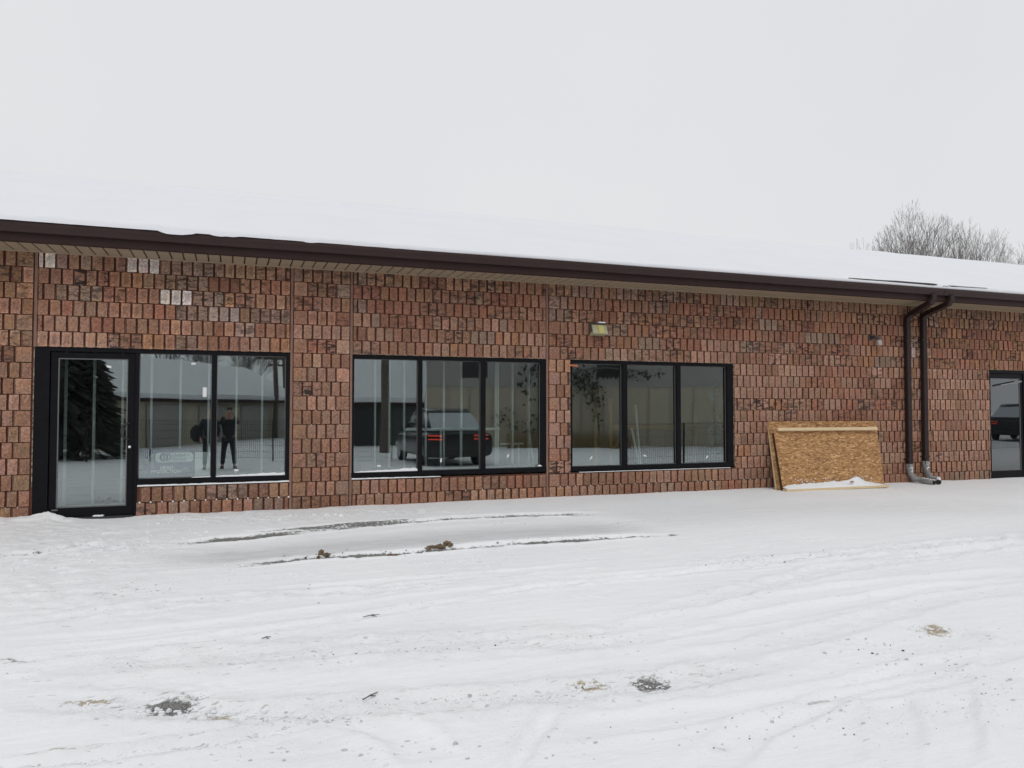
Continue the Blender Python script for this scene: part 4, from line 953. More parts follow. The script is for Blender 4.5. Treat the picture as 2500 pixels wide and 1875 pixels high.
def scatter(spec, mt, name, lab, seed):
    q = random.Random(seed); mb = MB()
    for (u0, v0, u1, v1, spr, n, s0, s1) in spec:
        for i in range(n):
            t_ = q.random(); u = u0+(u1-u0)*t_+q.gauss(0, spr); v = v0+(v1-v0)*t_+q.gauss(0, spr*.35)
            if v < 1215 or v > 1920: continue
            p = GP(u, v)
            if p.y > -.3 or p.y < -8.4: continue
            s = q.uniform(s0, s1)*(.5 if q.random() < .7 else .9)*(.75 if mt == 'snowbit' else 1); mb.lump((p.x, p.y, p.z+s*.15), s*q.uniform(.7, 1.7), s*q.uniform(.5, 1), s*q.uniform(.45, .9), q.random(), 5, .35)
    o = mb.build(name, M[mt]); tag(o, lab, 'debris', kind='stuff'); return o
scatter([(0,1640,700,1600,14,70,.006,.014),(700,1600,1700,1555,14,110,.006,.014),(150,1715,420,1725,18,60,.012,.03),(400,1735,850,1760,22,150,.01,.028),(850,1720,1500,1690,20,120,.008,.02),(1380,1680,1500,1672,10,60,.012,.03),(1540,1668,1640,1660,14,40,.01,.02),
         (1600,1384,2560,1305,12,90,.008,.018),(1560,1510,2020,1395,14,60,.008,.016),(2220,1530,2330,1550,14,60,.012,.03),(2000,1640,2500,1560,50,110,.008,.02),(1850,1760,2450,1720,60,80,.008,.02),(0,1880,560,1815,14,80,.01,.03),
         (250,1440,800,1400,30,90,.008,.02),(0,1380,500,1300,40,160,.012,.035),(400,1270,1150,1250,10,110,.012,.035),(500,1375,1300,1340,14,60,.01,.022),(950,1365,1250,1375,18,60,.012,.03),(500,1850,1500,1800,50,80,.008,.02)], 'snowbit', 'snow_crumbs', 'loose crumbs of snow scattered along the ruts of the yard', 5)
scatter([(0,1640,700,1600,14,24,.005,.010),(700,1600,1700,1555,16,60,.005,.010),(400,1740,850,1765,22,40,.008,.018),(850,1720,1500,1690,24,30,.006,.012),(1600,1384,2560,1305,14,40,.006,.012),(2100,1560,2500,1700,60,45,.008,.016),(1600,1800,2450,1700,80,40,.006,.013),
         (700,1352,1300,1322,14,40,.006,.014),(1000,1290,1650,1270,12,24,.006,.014),(240,1450,400,1440,20,26,.006,.014),(0,1500,900,1440,30,20,.006,.012),(300,1850,1500,1830,60,26,.008,.016)], 'slush', 'slush_crumbs', 'grey and tan crumbs of frozen slush scattered over the snow', 6)
scatter([(700,1600,1600,1560,18,22,.004,.008),(760,1356,830,1352,10,16,.006,.014),(1180,1322,1420,1312,10,16,.008,.016),(900,1350,1080,1345,6,14,.005,.012),(1640,1380,2300,1340,14,14,.005,.010),(2100,1560,2480,1700,60,16,.006,.012),(1500,1780,2400,1760,60,16,.005,.010)], 'darkchip', 'stone_chips', 'dark stone chips scattered over the snow', 8)
for (u, v, l, ang, lab) in [(907,1503,.13,.05,'short dark twig lying flat on the snow at centre left'),(905,1708,.12,.6,'thin dark twig lying in the foreground left of centre'),(1310,1870,.0,0,''),(650,1558,.06,0,'tiny dark chip of bark on smooth snow at left')]:
    if not lab: continue
    p = GP(u, v); q_ = Vector((math.cos(ang), math.sin(ang), 0))
    mb = MB().tube([p+Vector((0,0,.008))-q_*l/2, p+Vector((0,0,.016)), p+Vector((0,.02,.008))+q_*l/2], [.003, .004, .002], 5); mb.tube([p+Vector((0,0,.012)), p+q_*l*.3+Vector((0,-.05*l,.03*l))], [.004, .002], 4)
    o = mb.build('twig', M['bark']); tag(o, lab, 'twig')

# ------------------------------------------------------------------ bare trees
def grow_tree(seed, h, spread=.5, levels=6, r0=.16, trunk=.32, density=3):
    q = random.Random(seed); tr, cr = MB(), MB()
    def branch(p, d, l, r, lev):
        n = 4; pts = [p.copy()]; rs = [r]; dd = d.copy()
        for i in range(n):
            dd = (dd+Vector((q.gauss(0, .10), q.gauss(0, .10), q.gauss(0, .05)+.035))).normalized()
            pts.append(pts[-1]+dd*l/n); rs.append(max(r*(1-.45*(i+1)/n), .0036))
        (tr if lev < 2 else cr).tube(pts, rs, 6 if lev == 0 else 4 if lev < 3 else 3, cap=False)
        if lev >= levels: return
        nb = density if lev else density+1
        for i in range(nb):
            t_ = q.uniform(.45, 1) if i < nb-1 else 1.
            if lev == 0: t_ = q.uniform(.75, 1)
            k = min(int(t_*n), n); bp = pts[k]; ax = dd.cross(Vector((q.gauss(0, 1), q.gauss(0, 1), q.gauss(0, 1)))).normalized()
            nd = (Quaternion(ax, q.uniform(.2, .62)*(spread*1.5 if lev < 2 else 1))@dd).normalized(); nd.z = max(nd.z, -.05)+.05; nd.normalize()
            branch(bp, nd, l*q.uniform(.62, .82), rs[k]*q.uniform(.5, .72), lev+1)
    branch(Vector((0, 0, 0)), Vector((0, 0, 1)), h*trunk, r0, 0)
    return tr, cr
def place_tree(tc, loc, s, rot, label, group=None, name='bare_tree'):
    e = empty(name, loc, label, 'tree', group); e.rotation_euler = (0, 0, rot); e.scale = (s,)*3
    for nm, me in (('trunk', tc[0]), ('crown', tc[1])):
        o = bpy.data.objects.new(nm, me); col.objects.link(o); o.parent = e
    return e
def tree_set(*a):
    tc = grow_tree(*a); h = max(v[2] for m_ in tc for v in m_.v)
    for m_ in tc: m_.v = [(v[0]*10/h, v[1]*10/h, v[2]*10/h) for v in m_.v]
    return tc
def fan_tree(seed, rx=2.5, leaders=8):
    """open vase-shaped crown: long leaders that fork and fork again, kept inside a dome"""
    q = random.Random(seed); tr, cr = MB(), MB()
    tr.tube([(0,0,0), (.03,.02,1.6), (0,.05,3.0)], [.19, .15, .13], 8)
    def inside(p): return ((p.x/rx)**2+(p.y/rx)**2+((p.z-5.4)/4.55)**2) < 1.+q.uniform(-.12, .06)
    def grow(p, d, l, r, lev):
        n = 3; pts = [p]; rs = [r]
        for i in range(n):
            out_ = Vector((p.x, p.y, 0))*.03
            d = (d+Vector((q.gauss(0, .06), q.gauss(0, .06), .07))+out_*.4).normalized(); pts.append(pts[-1]+d*l/n); rs.append(r*(1-.26*(i+1)/n))
            if not inside(pts[-1]): break
        (tr if lev < 2 else cr).tube(pts, rs, 5 if lev < 2 else 3, cap=False)
        if lev >= 8 or len(pts) < n+1: return
        e = pts[-1]; ax = d.orthogonal().normalized(); ax = Quaternion(d, q.uniform(0, 6.283))@ax
        a1 = q.uniform(.10, .28); a2 = q.uniform(.28, .52)
        grow(e, Quaternion(ax, a1)@d, l*q.uniform(.76, .92), max(rs[-1]*.86, .0042), lev+1)
        grow(e, Quaternion(ax, -a2)@d, l*q.uniform(.66, .86), max(rs[-1]*.66, .0042), lev+1)
        if q.random() < (.22 if lev > 1 else .8):
            k = pts[1+q.randrange(2)]; grow(k, Quaternion(Quaternion(d, q.uniform(0, 6.28))@ax, q.uniform(.35, .7))@d, l*q.uniform(.5, .7), max(rs[1]*.45, .0042), lev+2)
    for i in range(leaders):
        a = 6.283*i/leaders+q.uniform(-.3, .3); t_ = q.uniform(.10, .52) if i else .03
        d = Vector((math.cos(a)*math.sin(t_), math.sin(a)*math.sin(t_), math.cos(t_))); grow(Vector((0, .05, q.uniform(2.0, 3.0))), d, q.uniform(1.35, 1.75), q.uniform(.07, .10), 0)
    h = max(v[2] for m_ in (tr, cr) for v in m_.v)
    for m_ in (tr, cr): m_.v = [(v[0], v[1], v[2]*10/h) for v in m_.v]
    return tr, cr
def crown_off(tc, rot, s_):
    P = [v for v in tc[1].v if v[2] > 7.3]; cx = sum(v[0] for v in P)/len(P)*s_; cy = sum(v[1] for v in P)/len(P)*s_
    return Vector((cx*math.cos(rot)-cy*math.sin(rot), cx*math.sin(rot)+cy*math.cos(rot), 0))
GA = tree_set(3, 9.5, .5, 7, .15, .26, 3); TA = [m_.mesh(nm, M['bark']) for m_, nm in zip(GA, ('trunk', 'crown'))]
GT = tree_set(12, 9.5, .62, 7, .13, .24, 3); TB = [m_.mesh(nm, M['bark']) for m_, nm in zip(GT, ('trunk', 'crown'))]
def far(u, v, depth, zg=-1.5):
    p = CAM+ray(u, v)*(depth/F_PX); return Vector((p.x, p.y, zg))
FANS = [fan_tree(4, 2.3, 9), fan_tree(9, 2.2, 7), fan_tree(15, 1.4, 4)]
FM = [[m_.mesh(nm, M['bark']) for m_, nm in zip(t_, ('trunk', 'crown'))] for t_ in FANS]
for (u, vtop, dep, rot, k, lab) in [(2238, 484, 58, .4, 0, 'tallest bare tree rising behind the snowy roof ridge at right'), (2368, 526, 60, 2.1, 1, 'second tallest bare tree, right of the tallest behind the roof ridge'),
                                  (2180, 578, 66, 3.6, 1, 'bare tree at the left flank of the tallest tree behind the ridge'),
                                  (2488, 584, 60, 3.3, 1, 'low bare tree at the right edge above the roof'), (2102, 578, 58, 1., 2, 'sparse sapling whose few twig tips clear the ridge left of all other trees')]:
    hh = (997-vtop)/F_PX*dep+1.5
    place_tree(FM[k], far(u, 600, dep)-crown_off(FANS[k], rot, hh/10), hh/10, rot, lab, 'bare trees behind the roof')

# ------------------------------------------------------------------ what stands behind the camera (seen mirrored in the panes)
GB = G0+SLOPE*-11.5
def gabled(name, label, pL, pR, depth, z_eave, z_ridge, wall_m, cat='building', eave=.4):
    e = empty(name, (pL.x, pL.y, GB), label, cat)
    ax = (pR-pL); ax.z = 0; L = ax.length; ax.normalize(); away = Vector((ax.y, -ax.x, 0))
    if away.y > 0: away = -away
    def P(s, t_, z): v = pL+ax*s+away*t_; v.z = z; return v
    def ex(mb, pts):
        n = len(pts); mb.add(pts, [tuple(range(n))])
    mb = MB()
    a, b, c, d = P(0, 0, GB-.2), P(L, 0, GB-.2), P(L, depth, GB-.2), P(0, depth, GB-.2)
    A, B, C_, D_ = P(0, 0, z_eave), P(L, 0, z_eave), P(L, depth, z_eave), P(0, depth, z_eave); E1, E2 = P(0, depth/2, z_ridge), P(L, depth/2, z_ridge)
    mb.add([a,b,c,d,A,B,C_,D_,E1,E2], [(0,1,5,4),(1,2,6,9,5),(2,3,7,6),(3,0,4,8,7),(4,5,9,8),(6,7,8,9)]); mb.build('walls', wall_m, e)
    rm = MB(); o_ = eave; th = Vector((0, 0, .22))
    sl0 = (z_ridge-z_eave)/(depth/2)
    r0, r1, r2, r3 = P(-o_, -o_, z_eave-sl0*o_+.03), P(L+o_, -o_, z_eave-sl0*o_+.03), P(L+o_, depth/2, z_ridge+.03), P(-o_, depth/2, z_ridge+.03)
    r4, r5 = P(L+o_, depth+o_, z_eave-sl0*o_+.03), P(-o_, depth+o_, z_eave-sl0*o_+.03)
    R6 = [r0, r1, r2, r3, r4, r5]; rm.add(R6+[p+th for p in R6], [(0,3,2,1),(3,5,4,2),(6,7,8,9),(9,8,10,11),(0,1,7,6),(4,5,11,10),(1,2,8,7),(2,4,10,8),(0,6,9,3),(3,9,11,5)])
    rm.build('snowy_roof', M['snow'], e)
    fm = MB(); fm.obox(r0-Vector((0, 0, .16))-away*.03, (r1-r0), away*.04, Vector((0, 0, .16))); fm.build('eave_board', M['fascia'], e)
    return e, P, L
pL = MIR(268, 1000, 31); pR = MIR(720, 1000, 47)
e, P, L = gabled('garage', 'long low beige garage with deep snowy roof mirrored in the entrance window', pL, pR, 7, .55, 2.3, M['beige'], eave=.25)
for s in (.14, .38, .62, .84):
    mb = MB(); mb.obox(P(L*s, -.03, GB), P(L*s+2.6, -.03, GB)-P(L*s, -.03, GB), Vector((0, .04, 0)), Vector((0, 0, 1.9))); mb.build('garage_door', M['beige2'], e)
pL = MIR(745, 1000, 36); pR = MIR(1035, 1000, 36)
e, P, L = gabled('shed', 'dark grey green shed with snowy roof mirrored in the middle window', pL, pR, 8, .45, 2.6, M['green'])
mb = MB(); mb.obox(P(1, -.03, GB), P(3.4, -.03, GB)-P(1, -.03, GB), Vector((0, .04, 0)), Vector((0, 0, 1.9))); mb.build('shed_door', M['dark'], e)
pL = MIR(1038, 1000, 34.6); pR = MIR(1800, 1000, 34.6)
wh = empty('warehouse', (pL.x, pL.y, GB), 'tall plain beige warehouse mirrored in the middle and right windows', 'building')
ax = pR-pL; ax.z = 0; aw = Vector((ax.y, -ax.x, 0)).normalized(); aw = aw if aw.y < 0 else -aw
b0 = Vector((pL.x, pL.y, GB-.2)); MB().obox(b0, ax, aw*14, Vector((0, 0, 2.9))).build('lower_wall', M['beige'], wh)
MB().obox(b0+Vector((0, 0, 2.9))-aw*.04, ax, aw*14, Vector((0, 0, 3.6))).build('upper_wall', M['beige2'], wh)
MB().obox(b0+Vector((0, 0, 6.5))-aw*.2, ax, aw*14.3, Vector((0, 0, .3))).build('roof_edge', M['snow'], wh)
for s in (.12, .55): MB().obox(b0+ax*s-aw*.06+Vector((0, 0, 3.3)), ax.normalized()*1.1, aw*.05, Vector((0, 0, 1.1))).build('window', M['dark'], wh)
for i in range(14): MB().obox(b0+ax*(i/14.)-aw*.045+Vector((0, 0, 0)), ax.normalized()*.03, aw*.03, Vector((0, 0, 2.88))).build('panel_seam', M['beige2'], wh)
# vine on the warehouse, dry grass at its foot
q = random.Random(21); vn = MB()
stem = [(1310, 1085), (1316, 1010), (1330, 960), (1350, 930), (1420, 905), (1480, 900), (1560, 905)]
for (u, v, su, sv, n) in [(1300,905,22,8,60),(1290,940,22,30,70),(1240,1030,30,26,60),(1290,1040,30,20,50),(1420,925,32,22,240),(1450,960,16,30,150),(1510,915,22,10,110),(1575,912,30,10,80),(1460,990,10,40,60)]:
    for i in range(int(n*.6)):
        p = MIR(q.gauss(u, su*.7), q.gauss(v, sv*.7), 34.3); s = q.uniform(.03, .10); a = q.uniform(0, 6.3)
        d1 = Vector((math.cos(a)*s, 0, math.sin(a)*s)); d2 = Vector((-math.sin(a)*s*.7, q.uniform(-.3, .3)*s, math.cos(a)*s*.7)); vn.add([p-d1, p+d2, p+d1, p-d2], [(0,1,2,3)])
ve = empty('climbing_vine', MIR(1316, 1090, 34.2), 'dark straggling vine climbing the beige warehouse wall', 'vine')
vn.build('leaves', M['ivy'], ve, kind='stuff')
sm_ = MB(); sm_.tube([MIR(u, v, 34.3) for u, v in stem], .035, 5); sm_.tube([MIR(u, v, 34.3) for u, v in [(1465,1088),(1460,1020),(1450,960),(1425,915)]], .035, 5); sm_.build('stem', M['bark'], ve)
gr = MB()
for i in range(2600):
    p = MIR(q.choice([q.uniform(1340, 1540), q.gauss(1440, 45), q.uniform(1240, 1340)]), 1000, q.uniform(33.0, 34.2)); p.z = GB; h = q.uniform(.25, .85); l = Vector((q.gauss(0, .15), q.gauss(0, .1), h)); gr.add([p-Vector((.012, 0, 0)), p+Vector((.012, 0, 0)), p+l], [(0,1,2)])
o = gr.build('dry_grass', M['grasstan']); tag(o, 'dry tan grass along the foot of the warehouse wall', 'grass', kind='stuff')
# spruces and bare trees behind
def spruce(seed, h):
    q = random.Random(seed); cr = MB(); tk = MB().tube([(0,0,0),(0,0,h*.95)], [.14, .02], 6)
    for i in range(1000):
        t_ = q.random()**.8; z = h*(.06+.92*t_); r = (1-t_)*h*.26*(.75+.5*q.random())+.08; a = q.uniform(0, 6.283)
        tip = Vector((math.cos(a)*r, math.sin(a)*r, z-r*.25)); rt = Vector((math.cos(a)*r*.25, math.sin(a)*r*.25, z+.05)); sd = Vector((-math.sin(a), math.cos(a), 0))*(.06+.2*(1-t_))
        cr.add([rt, tip-sd*.4+Vector((0,0,q.uniform(-.1,.02))), tip+(tip-rt)*.15, tip+sd*.4+Vector((0,0,q.uniform(-.1,.02)))], [(0,1,2,3)])
        if i % 3 == 0: cr.add([rt+Vector((0,0,.05)), rt.lerp(tip, .6)-Vector((0,0,.22)), tip], [(0,1,2)])
    return tk.mesh('trunk', M['bark']), cr.mesh('crown', M['needles'])
SPR = spruce(5, 7.5)
for (u, d_, s, lab) in [(150, 26, .8, 'dark spruce at the far left mirrored in the entrance door'), (188, 27, .84, 'dark spruce in the middle of the three mirrored in the door'), (226, 26.5, .62, 'shortest dark spruce beside the beige garage')]:
    p = MIR(u, 1000, d_); p.z = GB; place_tree(SPR, p, s, u*.1, lab, 'spruces behind the yard', 'spruce_tree')
for (u, d_, s, T_, lab) in [(400, 56, .95, TA, 'bare tree behind the left half of the garage roof'), (470, 58, .9, TB, 'bare tree behind the middle of the garage roof'), (600, 60, .78, TA, 'small bare tree behind the right half of the garage roof'), (120, 30, .8, TB, 'bare tree in front of the dark spruces'), (1800, 40, .95, TA, 'bare tree right of the warehouse')]:
    p = MIR(u, 1000, d_); p.z = GB; place_tree(T_, p, s, u*.05, lab, 'bare trees across the yard')
# utility poles
def util_pole(u, d_, h, lab, tr=False, r=.15):
    p = MIR(u, 1000, d_); e = empty('utility_pole', (p.x, p.y, GB), lab, 'utility pole', 'utility poles across the yard')
    MB().tube([(p.x, p.y, GB-.3), (p.x, p.y, GB+h)], [r, r*.7], 8).build('pole', M['pole'], e)
    MB().box(p.x-1.1, p.x+1.1, p.y-.06, p.y+.06, GB+h-.9, GB+h-.76).build('crossarm', M['pole'], e)
    for s in (-.95, -.4, .4, .95): MB().lathe((p.x+s, p.y, GB+h-.76), (0,0,1), [(0,.03),(.06,.05),(.14,.03)], 8).build('insulator', M['rim'], e)
    if tr: MB().lathe((p.x+.38, p.y, GB+h-1.0), (0,0,1), [(0,.2),(.05,.24),(.8,.24),(.86,.1)], 12).build('transformer', M['pvc'], e)
    return Vector((p.x, p.y, GB+h-.7))
w1 = util_pole(941, 30, 8.2, 'thick utility pole with transformer mirrored in the middle window', True, .19)
w2_ = util_pole(672, 44, 5.4, 'slim utility pole mirrored at the right of the entrance window'); w3_ = util_pole(692, 58, 5.8, 'farthest utility pole, small beside the slim one')
wr = MB()
for dx in (-.95, .4):
    for a, b in ((w1, w2_), (w2_, w3_), (w1, MIR(1500, 860, 24))):
        pts = [a.lerp(b, i/10)+Vector((dx, 0, -1.2*math.sin(math.pi*i/10)*.4)) for i in range(11)]; wr.tube(pts, .018, 3)
o = wr.build('power_line', M['wire']); tag(o, 'black overhead wires strung between the utility poles', 'power line')
# wire fence panels
def fence_mesh():
    fr = MB(); L_, Hh = 2.9, 1.35
    fr.tube([(0,0,0),(0,0,Hh)], .02, 6).tube([(L_,0,0),(L_,0,Hh)], .02, 6); wr_ = MB()
    for i in range(1, 29): wr_.tube([(L_*i/29,0,.08),(L_*i/29,0,Hh)], .0065, 3, cap=False)
    for z in (.1, .3, .5, .75, 1., 1.2, 1.32): wr_.tube([(0,.004,z),(L_,.004,z)], .004, 3, cap=False)
    return fr.mesh('frame', M['wire']), wr_.mesh('wire_mesh', M['wire'])
FR, WM = fence_mesh()
def fence(u0, d0, u1, d1, labs):
    a, b = MIR(u0, 1000, d0), MIR(u1, 1000, d1); a.z = b.z = GB; v = b-a; n = len(labs)
    for i, lab in enumerate(labs):
        e = empty('fence_panel', a+v*i/n, lab, 'fence panel', 'black wire fence panels'); e.rotation_euler = (0, 0, math.atan2(v.y, v.x)); s = v.length/n/2.95; e.scale = (s, 1, 1)
        for nm, me in (('frame', FR), ('wire_mesh', WM)):
            o = bpy.data.objects.new(nm, me); col.objects.link(o); o.parent = e
fence(60, 24.5, 960, 25.5, ['wire fence panel, leftmost in front of the spruces', 'wire fence panel mirrored in the left half of the entrance door', 'wire fence panel in front of the garage end nearest the spruces', 'wire fence panel mirrored behind the blue banner', 'wire fence panel mirrored just right of the standing people', 'wire fence panel next to the shed and left of the car'])
fence(1530, 18.5, 1790, 21.5, ['wire fence panel mirrored in the centre pane of the right window', 'wire fence panel mirrored in the right pane of the right window'])
fence(2410, 31, 2510, 33, ['wire fence panel mirrored in the right entrance door'])

# the parked car beside the photographer, tail towards the building
def build_car():
    c0 = Vector((6.28, -10.2, GB))
    e = empty('parked_car', c0, 'black hatchback with snowy tail window and red tail lamps, mirrored in the middle window', 'car')
    # stations: y back from the tail, half width, sill z, belt z, (roof z, roof half width)
    st = [(0.03,.90,.30,.62,.98), (0.0,.93,.28,.66,1.0), (-.08,.95,.28,.70,1.03), (-.30,.94,.26,.72,1.05), (-1.0,.95,.26,.70,1.03), (-2.2,.95,.26,.70,.99), (-3.3,.95,.26,.68,.97), (-3.7,.94,.28,.66,.93), (-4.4,.88,.30,.60,.78), (-4.65,.72,.36,.52,.62)]
    vs = []; fs = []; K = 10
    for (y, w_, z0, zm, z1) in st:
        w_ *= 1.14
        sec = [(-w_*.80, z0), (-w_*.97, z0+.08), (-w_, zm), (-w_*.985, z1-.08), (-w_*.90, z1), (w_*.90, z1), (w_*.985, z1-.08), (w_, zm), (w_*.97, z0+.08), (w_*.80, z0)]
        vs += [(c0.x+a, c0.y+y, GB+b) for a, b in sec]
    for i in range(len(st)-1):
        for k in range(K): fs.append((i*K+k, (i+1)*K+k, (i+1)*K+(k+1) % K, i*K+(k+1) % K))
    fs += [tuple(range(K)), tuple((len(st)-1)*K+k for k in range(K))[::-1]]
    mb = MB(); mb.add(vs, fs); o = mb.build('body', M['carpaint'], e, smooth=True); s_ = o.modifiers.new('ss', 'SUBSURF'); s_.levels = s_.render_levels = 2
    gh = [(-.14,.74,1.02,1.05,.70),(-.95,.80,1.02,1.49,.60),(-1.3,.82,1.01,1.60,.62),(-2.3,.83,.99,1.62,.62),(-2.9,.82,.97,1.50,.60),(-3.65,.80,.95,.99,.72)]
    vs = []; fs = []
    for (y, w_, zb, zr, wr_) in [(g_[0], g_[1]*1.13, g_[2], g_[3]*1.03, g_[4]*1.16) for g_ in gh]: vs += [(c0.x+a, c0.y+y, GB+b) for a, b in ((-w_, zb-.03), (-(w_+wr_)/2-.02, (zb+zr)/2), (-wr_, zr-.03), (-wr_*.6, zr), (wr_*.6, zr), (wr_, zr-.03), ((w_+wr_)/2+.02, (zb+zr)/2), (w_, zb-.03))]
    for i in range(len(gh)-1):
        for k in range(8): fs.append((i*8+k, (i+1)*8+k, (i+1)*8+(k+1) % 8, i*8+(k+1) % 8))
    mb = MB(); mb.add(vs, fs+[tuple(range(8)), tuple(40+k for k in range(8))[::-1]]); cab = mb.build('cabin', M['carglass'], e, smooth=True)
    rm = MB(); vs = [(c0.x+a, c0.y+y, GB+z) for (y, z) in ((-.95, 1.56), (-1.3, 1.675), (-2.3, 1.695), (-2.85, 1.58)) for a in (-.68, -.34, .34, .68)]
    rm.add(vs, [(i*4+k, i*4+k+1, (i+1)*4+k+1, (i+1)*4+k) for i in range(3) for k in range(3)]); r_ = rm.build('roof', M['carpaint'], e, smooth=True); m_ = r_.modifiers.new('t', 'SOLIDIFY'); m_.thickness = .03
    sw = MB(); vs = [(c0.x+a*w_, c0.y+y, GB+z+.012) for (y, z, w_) in ((-.18, 1.10, .76), (-.52, 1.31, .73), (-.93, 1.555, .66)) for a in (-1, -.4, .4, 1)]
    sw.add(vs, [(i*4+k, i*4+k+1, (i+1)*4+k+1, (i+1)*4+k) for i in range(2) for k in range(3)]); s2 = sw.build('snowy_rear_window', M['frost'], e); m_ = s2.modifiers.new('t', 'SOLIDIFY'); m_.thickness = .02
    for sx in (-1, 1):                   # split tail lamps
        for dz in (.90, .80): MB().obox((c0.x+sx*.48, c0.y+.02, GB+dz), Vector((sx*.44, -.05, .012)), Vector((0, .05, 0)), Vector((0, 0, .032))).build('tail_lamp', M['tail'], e)
        MB().obox((c0.x+sx*.95, c0.y-2.9, GB+1.0), Vector((sx*.17, 0, 0)), Vector((0, .1, 0)), Vector((0, 0, .12))).build('mirror', M['carpaint'], e, bevel=.02)
        for yy in (-.95, -3.75):
            x = c0.x+sx*.84
            wh_ = MB().lathe((x-sx*.1, c0.y+yy, GB+.34), (sx, 0, 0), [(0,.30),(.02,.34),(.20,.34),(.225,.31),(.225,.24)], 24).build('wheel', M['tyre'], e, smooth=False)
            rm_ = MB().lathe((x+sx*.125, c0.y+yy, GB+.34), (sx, 0, 0), [(0,.24),(.012,.235),(.006,.05),(.012,.03)], 20); rm_.build('rim', M['rim'], wh_)
    MB().box(c0.x-.8, c0.x+.8, c0.y-.02, c0.y+.05, GB+.34, GB+.52).build('bumper', M['darkmetal'], e, bevel=.02)
    MB().box(c0.x-.16, c0.x+.16, c0.y+.005, c0.y+.02, GB+.66, GB+.78).build('licence_plate', M['plate'], e)
    MB().obox((c0.x-.62, c0.y-.16, GB+1.03), Vector((1.24, 0, 0)), Vector((0, .12, -.03)), Vector((0, 0, .03))).build('spoiler', M['carpaint'], e, bevel=.01)
    return e
car0 = build_car()
for ch_ in [copy_tree(car0)]:
    ch_.location = MIR(2462, 1000, 40); ch_.location.z = GB; ch_.rotation_euler = (0, 0, 1.2); ch_.scale = (1.15,)*3
    ch_['label'] = 'dark parked car farther off, mirrored in the right entrance door'

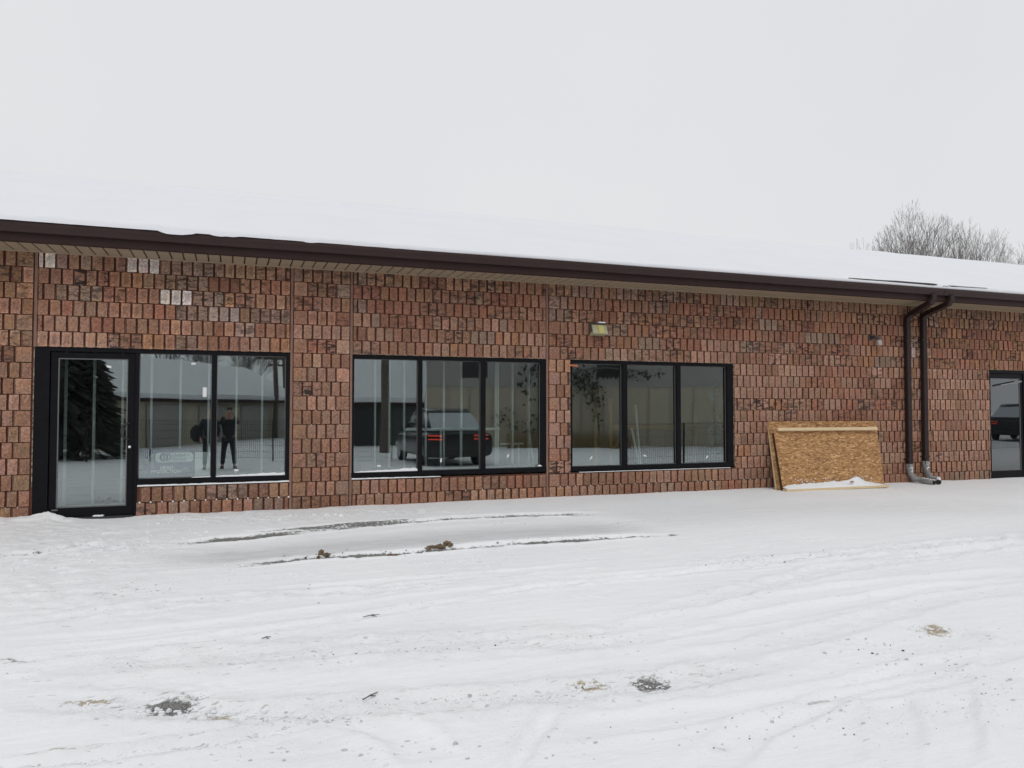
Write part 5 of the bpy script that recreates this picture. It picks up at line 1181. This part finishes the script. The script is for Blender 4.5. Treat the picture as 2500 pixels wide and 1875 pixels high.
# people: photographer holding the phone up, companion beside
def skin_mesh(verts, edges, rad, sub=1, flat=1.):
    me = bpy.data.meshes.new('t'); me.from_pydata(verts, edges, []); o = bpy.data.objects.new('t', me); col.objects.link(o)
    md = o.modifiers.new('s', 'SKIN'); md.use_smooth_shade = True
    for i, r in enumerate(rad): me.skin_vertices[0].data[i].radius = r if isinstance(r, tuple) else (r, r)
    me.skin_vertices[0].data[0].use_root = True
    sb = o.modifiers.new('u', 'SUBSURF'); sb.levels = sb.render_levels = sub
    dg = bpy.context.evaluated_depsgraph_get(); r_ = bpy.data.meshes.new_from_object(o.evaluated_get(dg)); bpy.data.objects.remove(o, do_unlink=True); return r_
def addm(me, name, mt, par):
    me.materials.clear(); me.materials.append(mt); o = bpy.data.objects.new(name, me); col.objects.link(o); o.parent = par; return o
def person(loc, label, coat, hands, lean=0., h=1.0, bag=False):
    e = empty('person', loc, label, 'person')
    J = {'pel': (0,0,.95), 'wa': (0,0,1.1), 'ch': (0,.01,1.33), 'ne': (0,.01,1.5), 'he': (0,.02,1.56), 'hd': (0,.03,1.66), 'ht': (0,.02,1.76)}
    V = list(J.values()); Rr = [(.15,.12),(.14,.11),(.17,.12),(.055,.055),(.07,.075),(.082,.10),(.05,.06)]; E_ = [(0,1),(1,2),(2,3),(3,4),(4,5),(5,6)]
    def chain(root, pts, rs):
        nonlocal V, Rr, E_
        prev = root
        for p, r in zip(pts, rs): V.append(p); Rr.append(r); E_.append((prev, len(V)-1)); prev = len(V)-1
    for s, hd in ((-1, hands[0]), (1, hands[1])):
        chain(2, [(s*.17,0,1.43), hd[0], hd[1]], [.062, .048, .030])
        chain(0, [(s*.10,0,.88), (s*(.11+.03*lean),.03,.50), (s*(.12+.05*lean),-.01,.10), (s*(.12+.06*lean),.13,.05)], [.095, .062, .042, .04])
    b = addm(skin_mesh(V, E_, Rr, 2), 'body', M['skin'], e)
    # clothes as slightly larger shells over the same skeleton
    V2 = [(0,0,.86), (0,0,1.1), (0,.01,1.34), (0,.01,1.47)]; R2 = [(.19,.15),(.175,.145),(.20,.15),(.085,.085)]; E2 = [(0,1),(1,2),(2,3)]
    for s, hd in ((-1, hands[0]), (1, hands[1])):
        n = len(V2); V2 += [(s*.18,0,1.42), hd[0], tuple(Vector(hd[0]).lerp(Vector(hd[1]), .92))]; R2 += [.082, .066, .050]; E2 += [(2, n), (n, n+1), (n+1, n+2)]
    addm(skin_mesh(V2, E2, R2, 2), 'coat', coat, e)
    V3 = [(0,0,.95)]; R3 = [(.165,.13)]; E3 = []
    for s in (-1, 1):
        n = len(V3); V3 += [(s*.10,0,.86), (s*(.11+.03*lean),.03,.50), (s*(.12+.05*lean),-.01,.12)]; R3 += [.108, .078, .062]; E3 += [(0, n), (n, n+1), (n+1, n+2)]
    addm(skin_mesh(V3, E3, R3, 2), 'trousers', M['jeans'], e)
    hm = skin_mesh([(0,-.015,1.60), (0,-.01,1.68), (0,.0,1.765)], [(0,1),(1,2)], [(.075,.075),(.092,.10),(.07,.08)], 2); addm(hm, 'hair', M['hair'], e)
    fc = MB(); fc.lump((0, .135, 1.665), .014, .022, .02, 2, 6, .1); fc.lump((-.085, .02, 1.665), .012, .02, .03, 3, 6, .1); fc.lump((.085, .02, 1.665), .012, .02, .03, 4, 6, .1)
    fo = addm(fc.mesh('nose_and_ears', M['skin'], True), 'nose_and_ears', M['skin'], e)
    ey = MB(); ey.lump((-.033, .118, 1.685), .012, .008, .007, 1, 6, .05); ey.lump((.033, .118, 1.685), .012, .008, .007, 1, 6, .05); ey.lump((0, .120, 1.615), .028, .008, .006, 1, 6, .05); addm(ey.mesh('eyes_and_mouth', M['hair']), 'eyes_and_mouth', M['hair'], e)
    for s, hd in ((-1, hands[0]), (1, hands[1])):
        wv = Vector(hd[1]); d = (wv-Vector(hd[0])).normalized(); tgt = Vector(hd[2]); sd = d.cross(Vector((s, 0, 0))).normalized()
        Vh = [tuple(wv-d*.01), tuple(wv+d*.05), tuple(wv+d*.09)]; Rh = [(.027,.02),(.038,.018),(.036,.014)]; Eh = [(0,1),(1,2)]
        for k, l in enumerate((.062, .072, .068, .052)):
            o_ = sd*(.030-.020*k); n = len(Vh); c1 = wv+d*(.095)+o_; c2 = c1+d*l*.45+tgt*l*.15; c3 = c2+d*l*.25+tgt*l*.45
            Vh += [tuple(c1), tuple(c2), tuple(c3)]; Rh += [.0095, .0085, .007]; Eh += [(2, n), (n, n+1), (n+1, n+2)]
        n = len(Vh); Vh += [tuple(wv+d*.04+sd*.04), tuple(wv+d*.07+sd*.055+tgt*.02), tuple(wv+d*.09+sd*.055+tgt*.035)]; Rh += [.012, .010, .008]; Eh += [(1, n), (n, n+1), (n+1, n+2)]
        addm(skin_mesh(Vh, Eh, Rh, 1), 'hand', M['skin'], e)
    for s in (-1, 1):
        mb = MB(); mb.box(s*(.12+.06*lean)-.05, s*(.12+.06*lean)+.05, -.09, .19, .0, .09); bo = addm(mb.mesh('boot', M['darkmetal']), 'boot', M['darkmetal'], e); bv = bo.modifiers.new('b', 'BEVEL'); bv.width = .03; bv.segments = 3
    return e
ph = person((0.0, -11.78, GB), 'photographer in dark clothes holding a phone up at head height, mirrored in the entrance window', M['coat'],
            (((-.24,.20,1.38), (-.13,.36,1.60), (.7,.3,0)), ((.24,.20,1.38), (.13,.36,1.60), (-.7,.3,0))), 1.)
ph.scale = (.96, .96, .96)
p_ = MB().box(-.078, .078, -11.302, -11.294, -.032, .042).build('phone', M['darkmetal'], bevel=.004); tag(p_, 'dark phone held level in the photographer\'s two hands', 'phone')
cp = person((-.52, -11.62, GB), 'companion in dark navy coat with a round bag, standing beside the photographer', M['coat2'],
            (((-.26,-.03,1.14), (-.24,.12,.92), (.5,.2,0)), ((.26,-.03,1.14), (.22,.12,.92), (-.5,.2,0))), 0.)
cp.scale = (.97, .97, .97)
bgm = MB().lump((-.86, -11.66, GB+1.02), .17, .15, .24, 4, 14, .06).build('shoulder_bag', M['coat'], smooth=True); tag(bgm, 'round black bag hanging at the companion\'s side', 'bag')
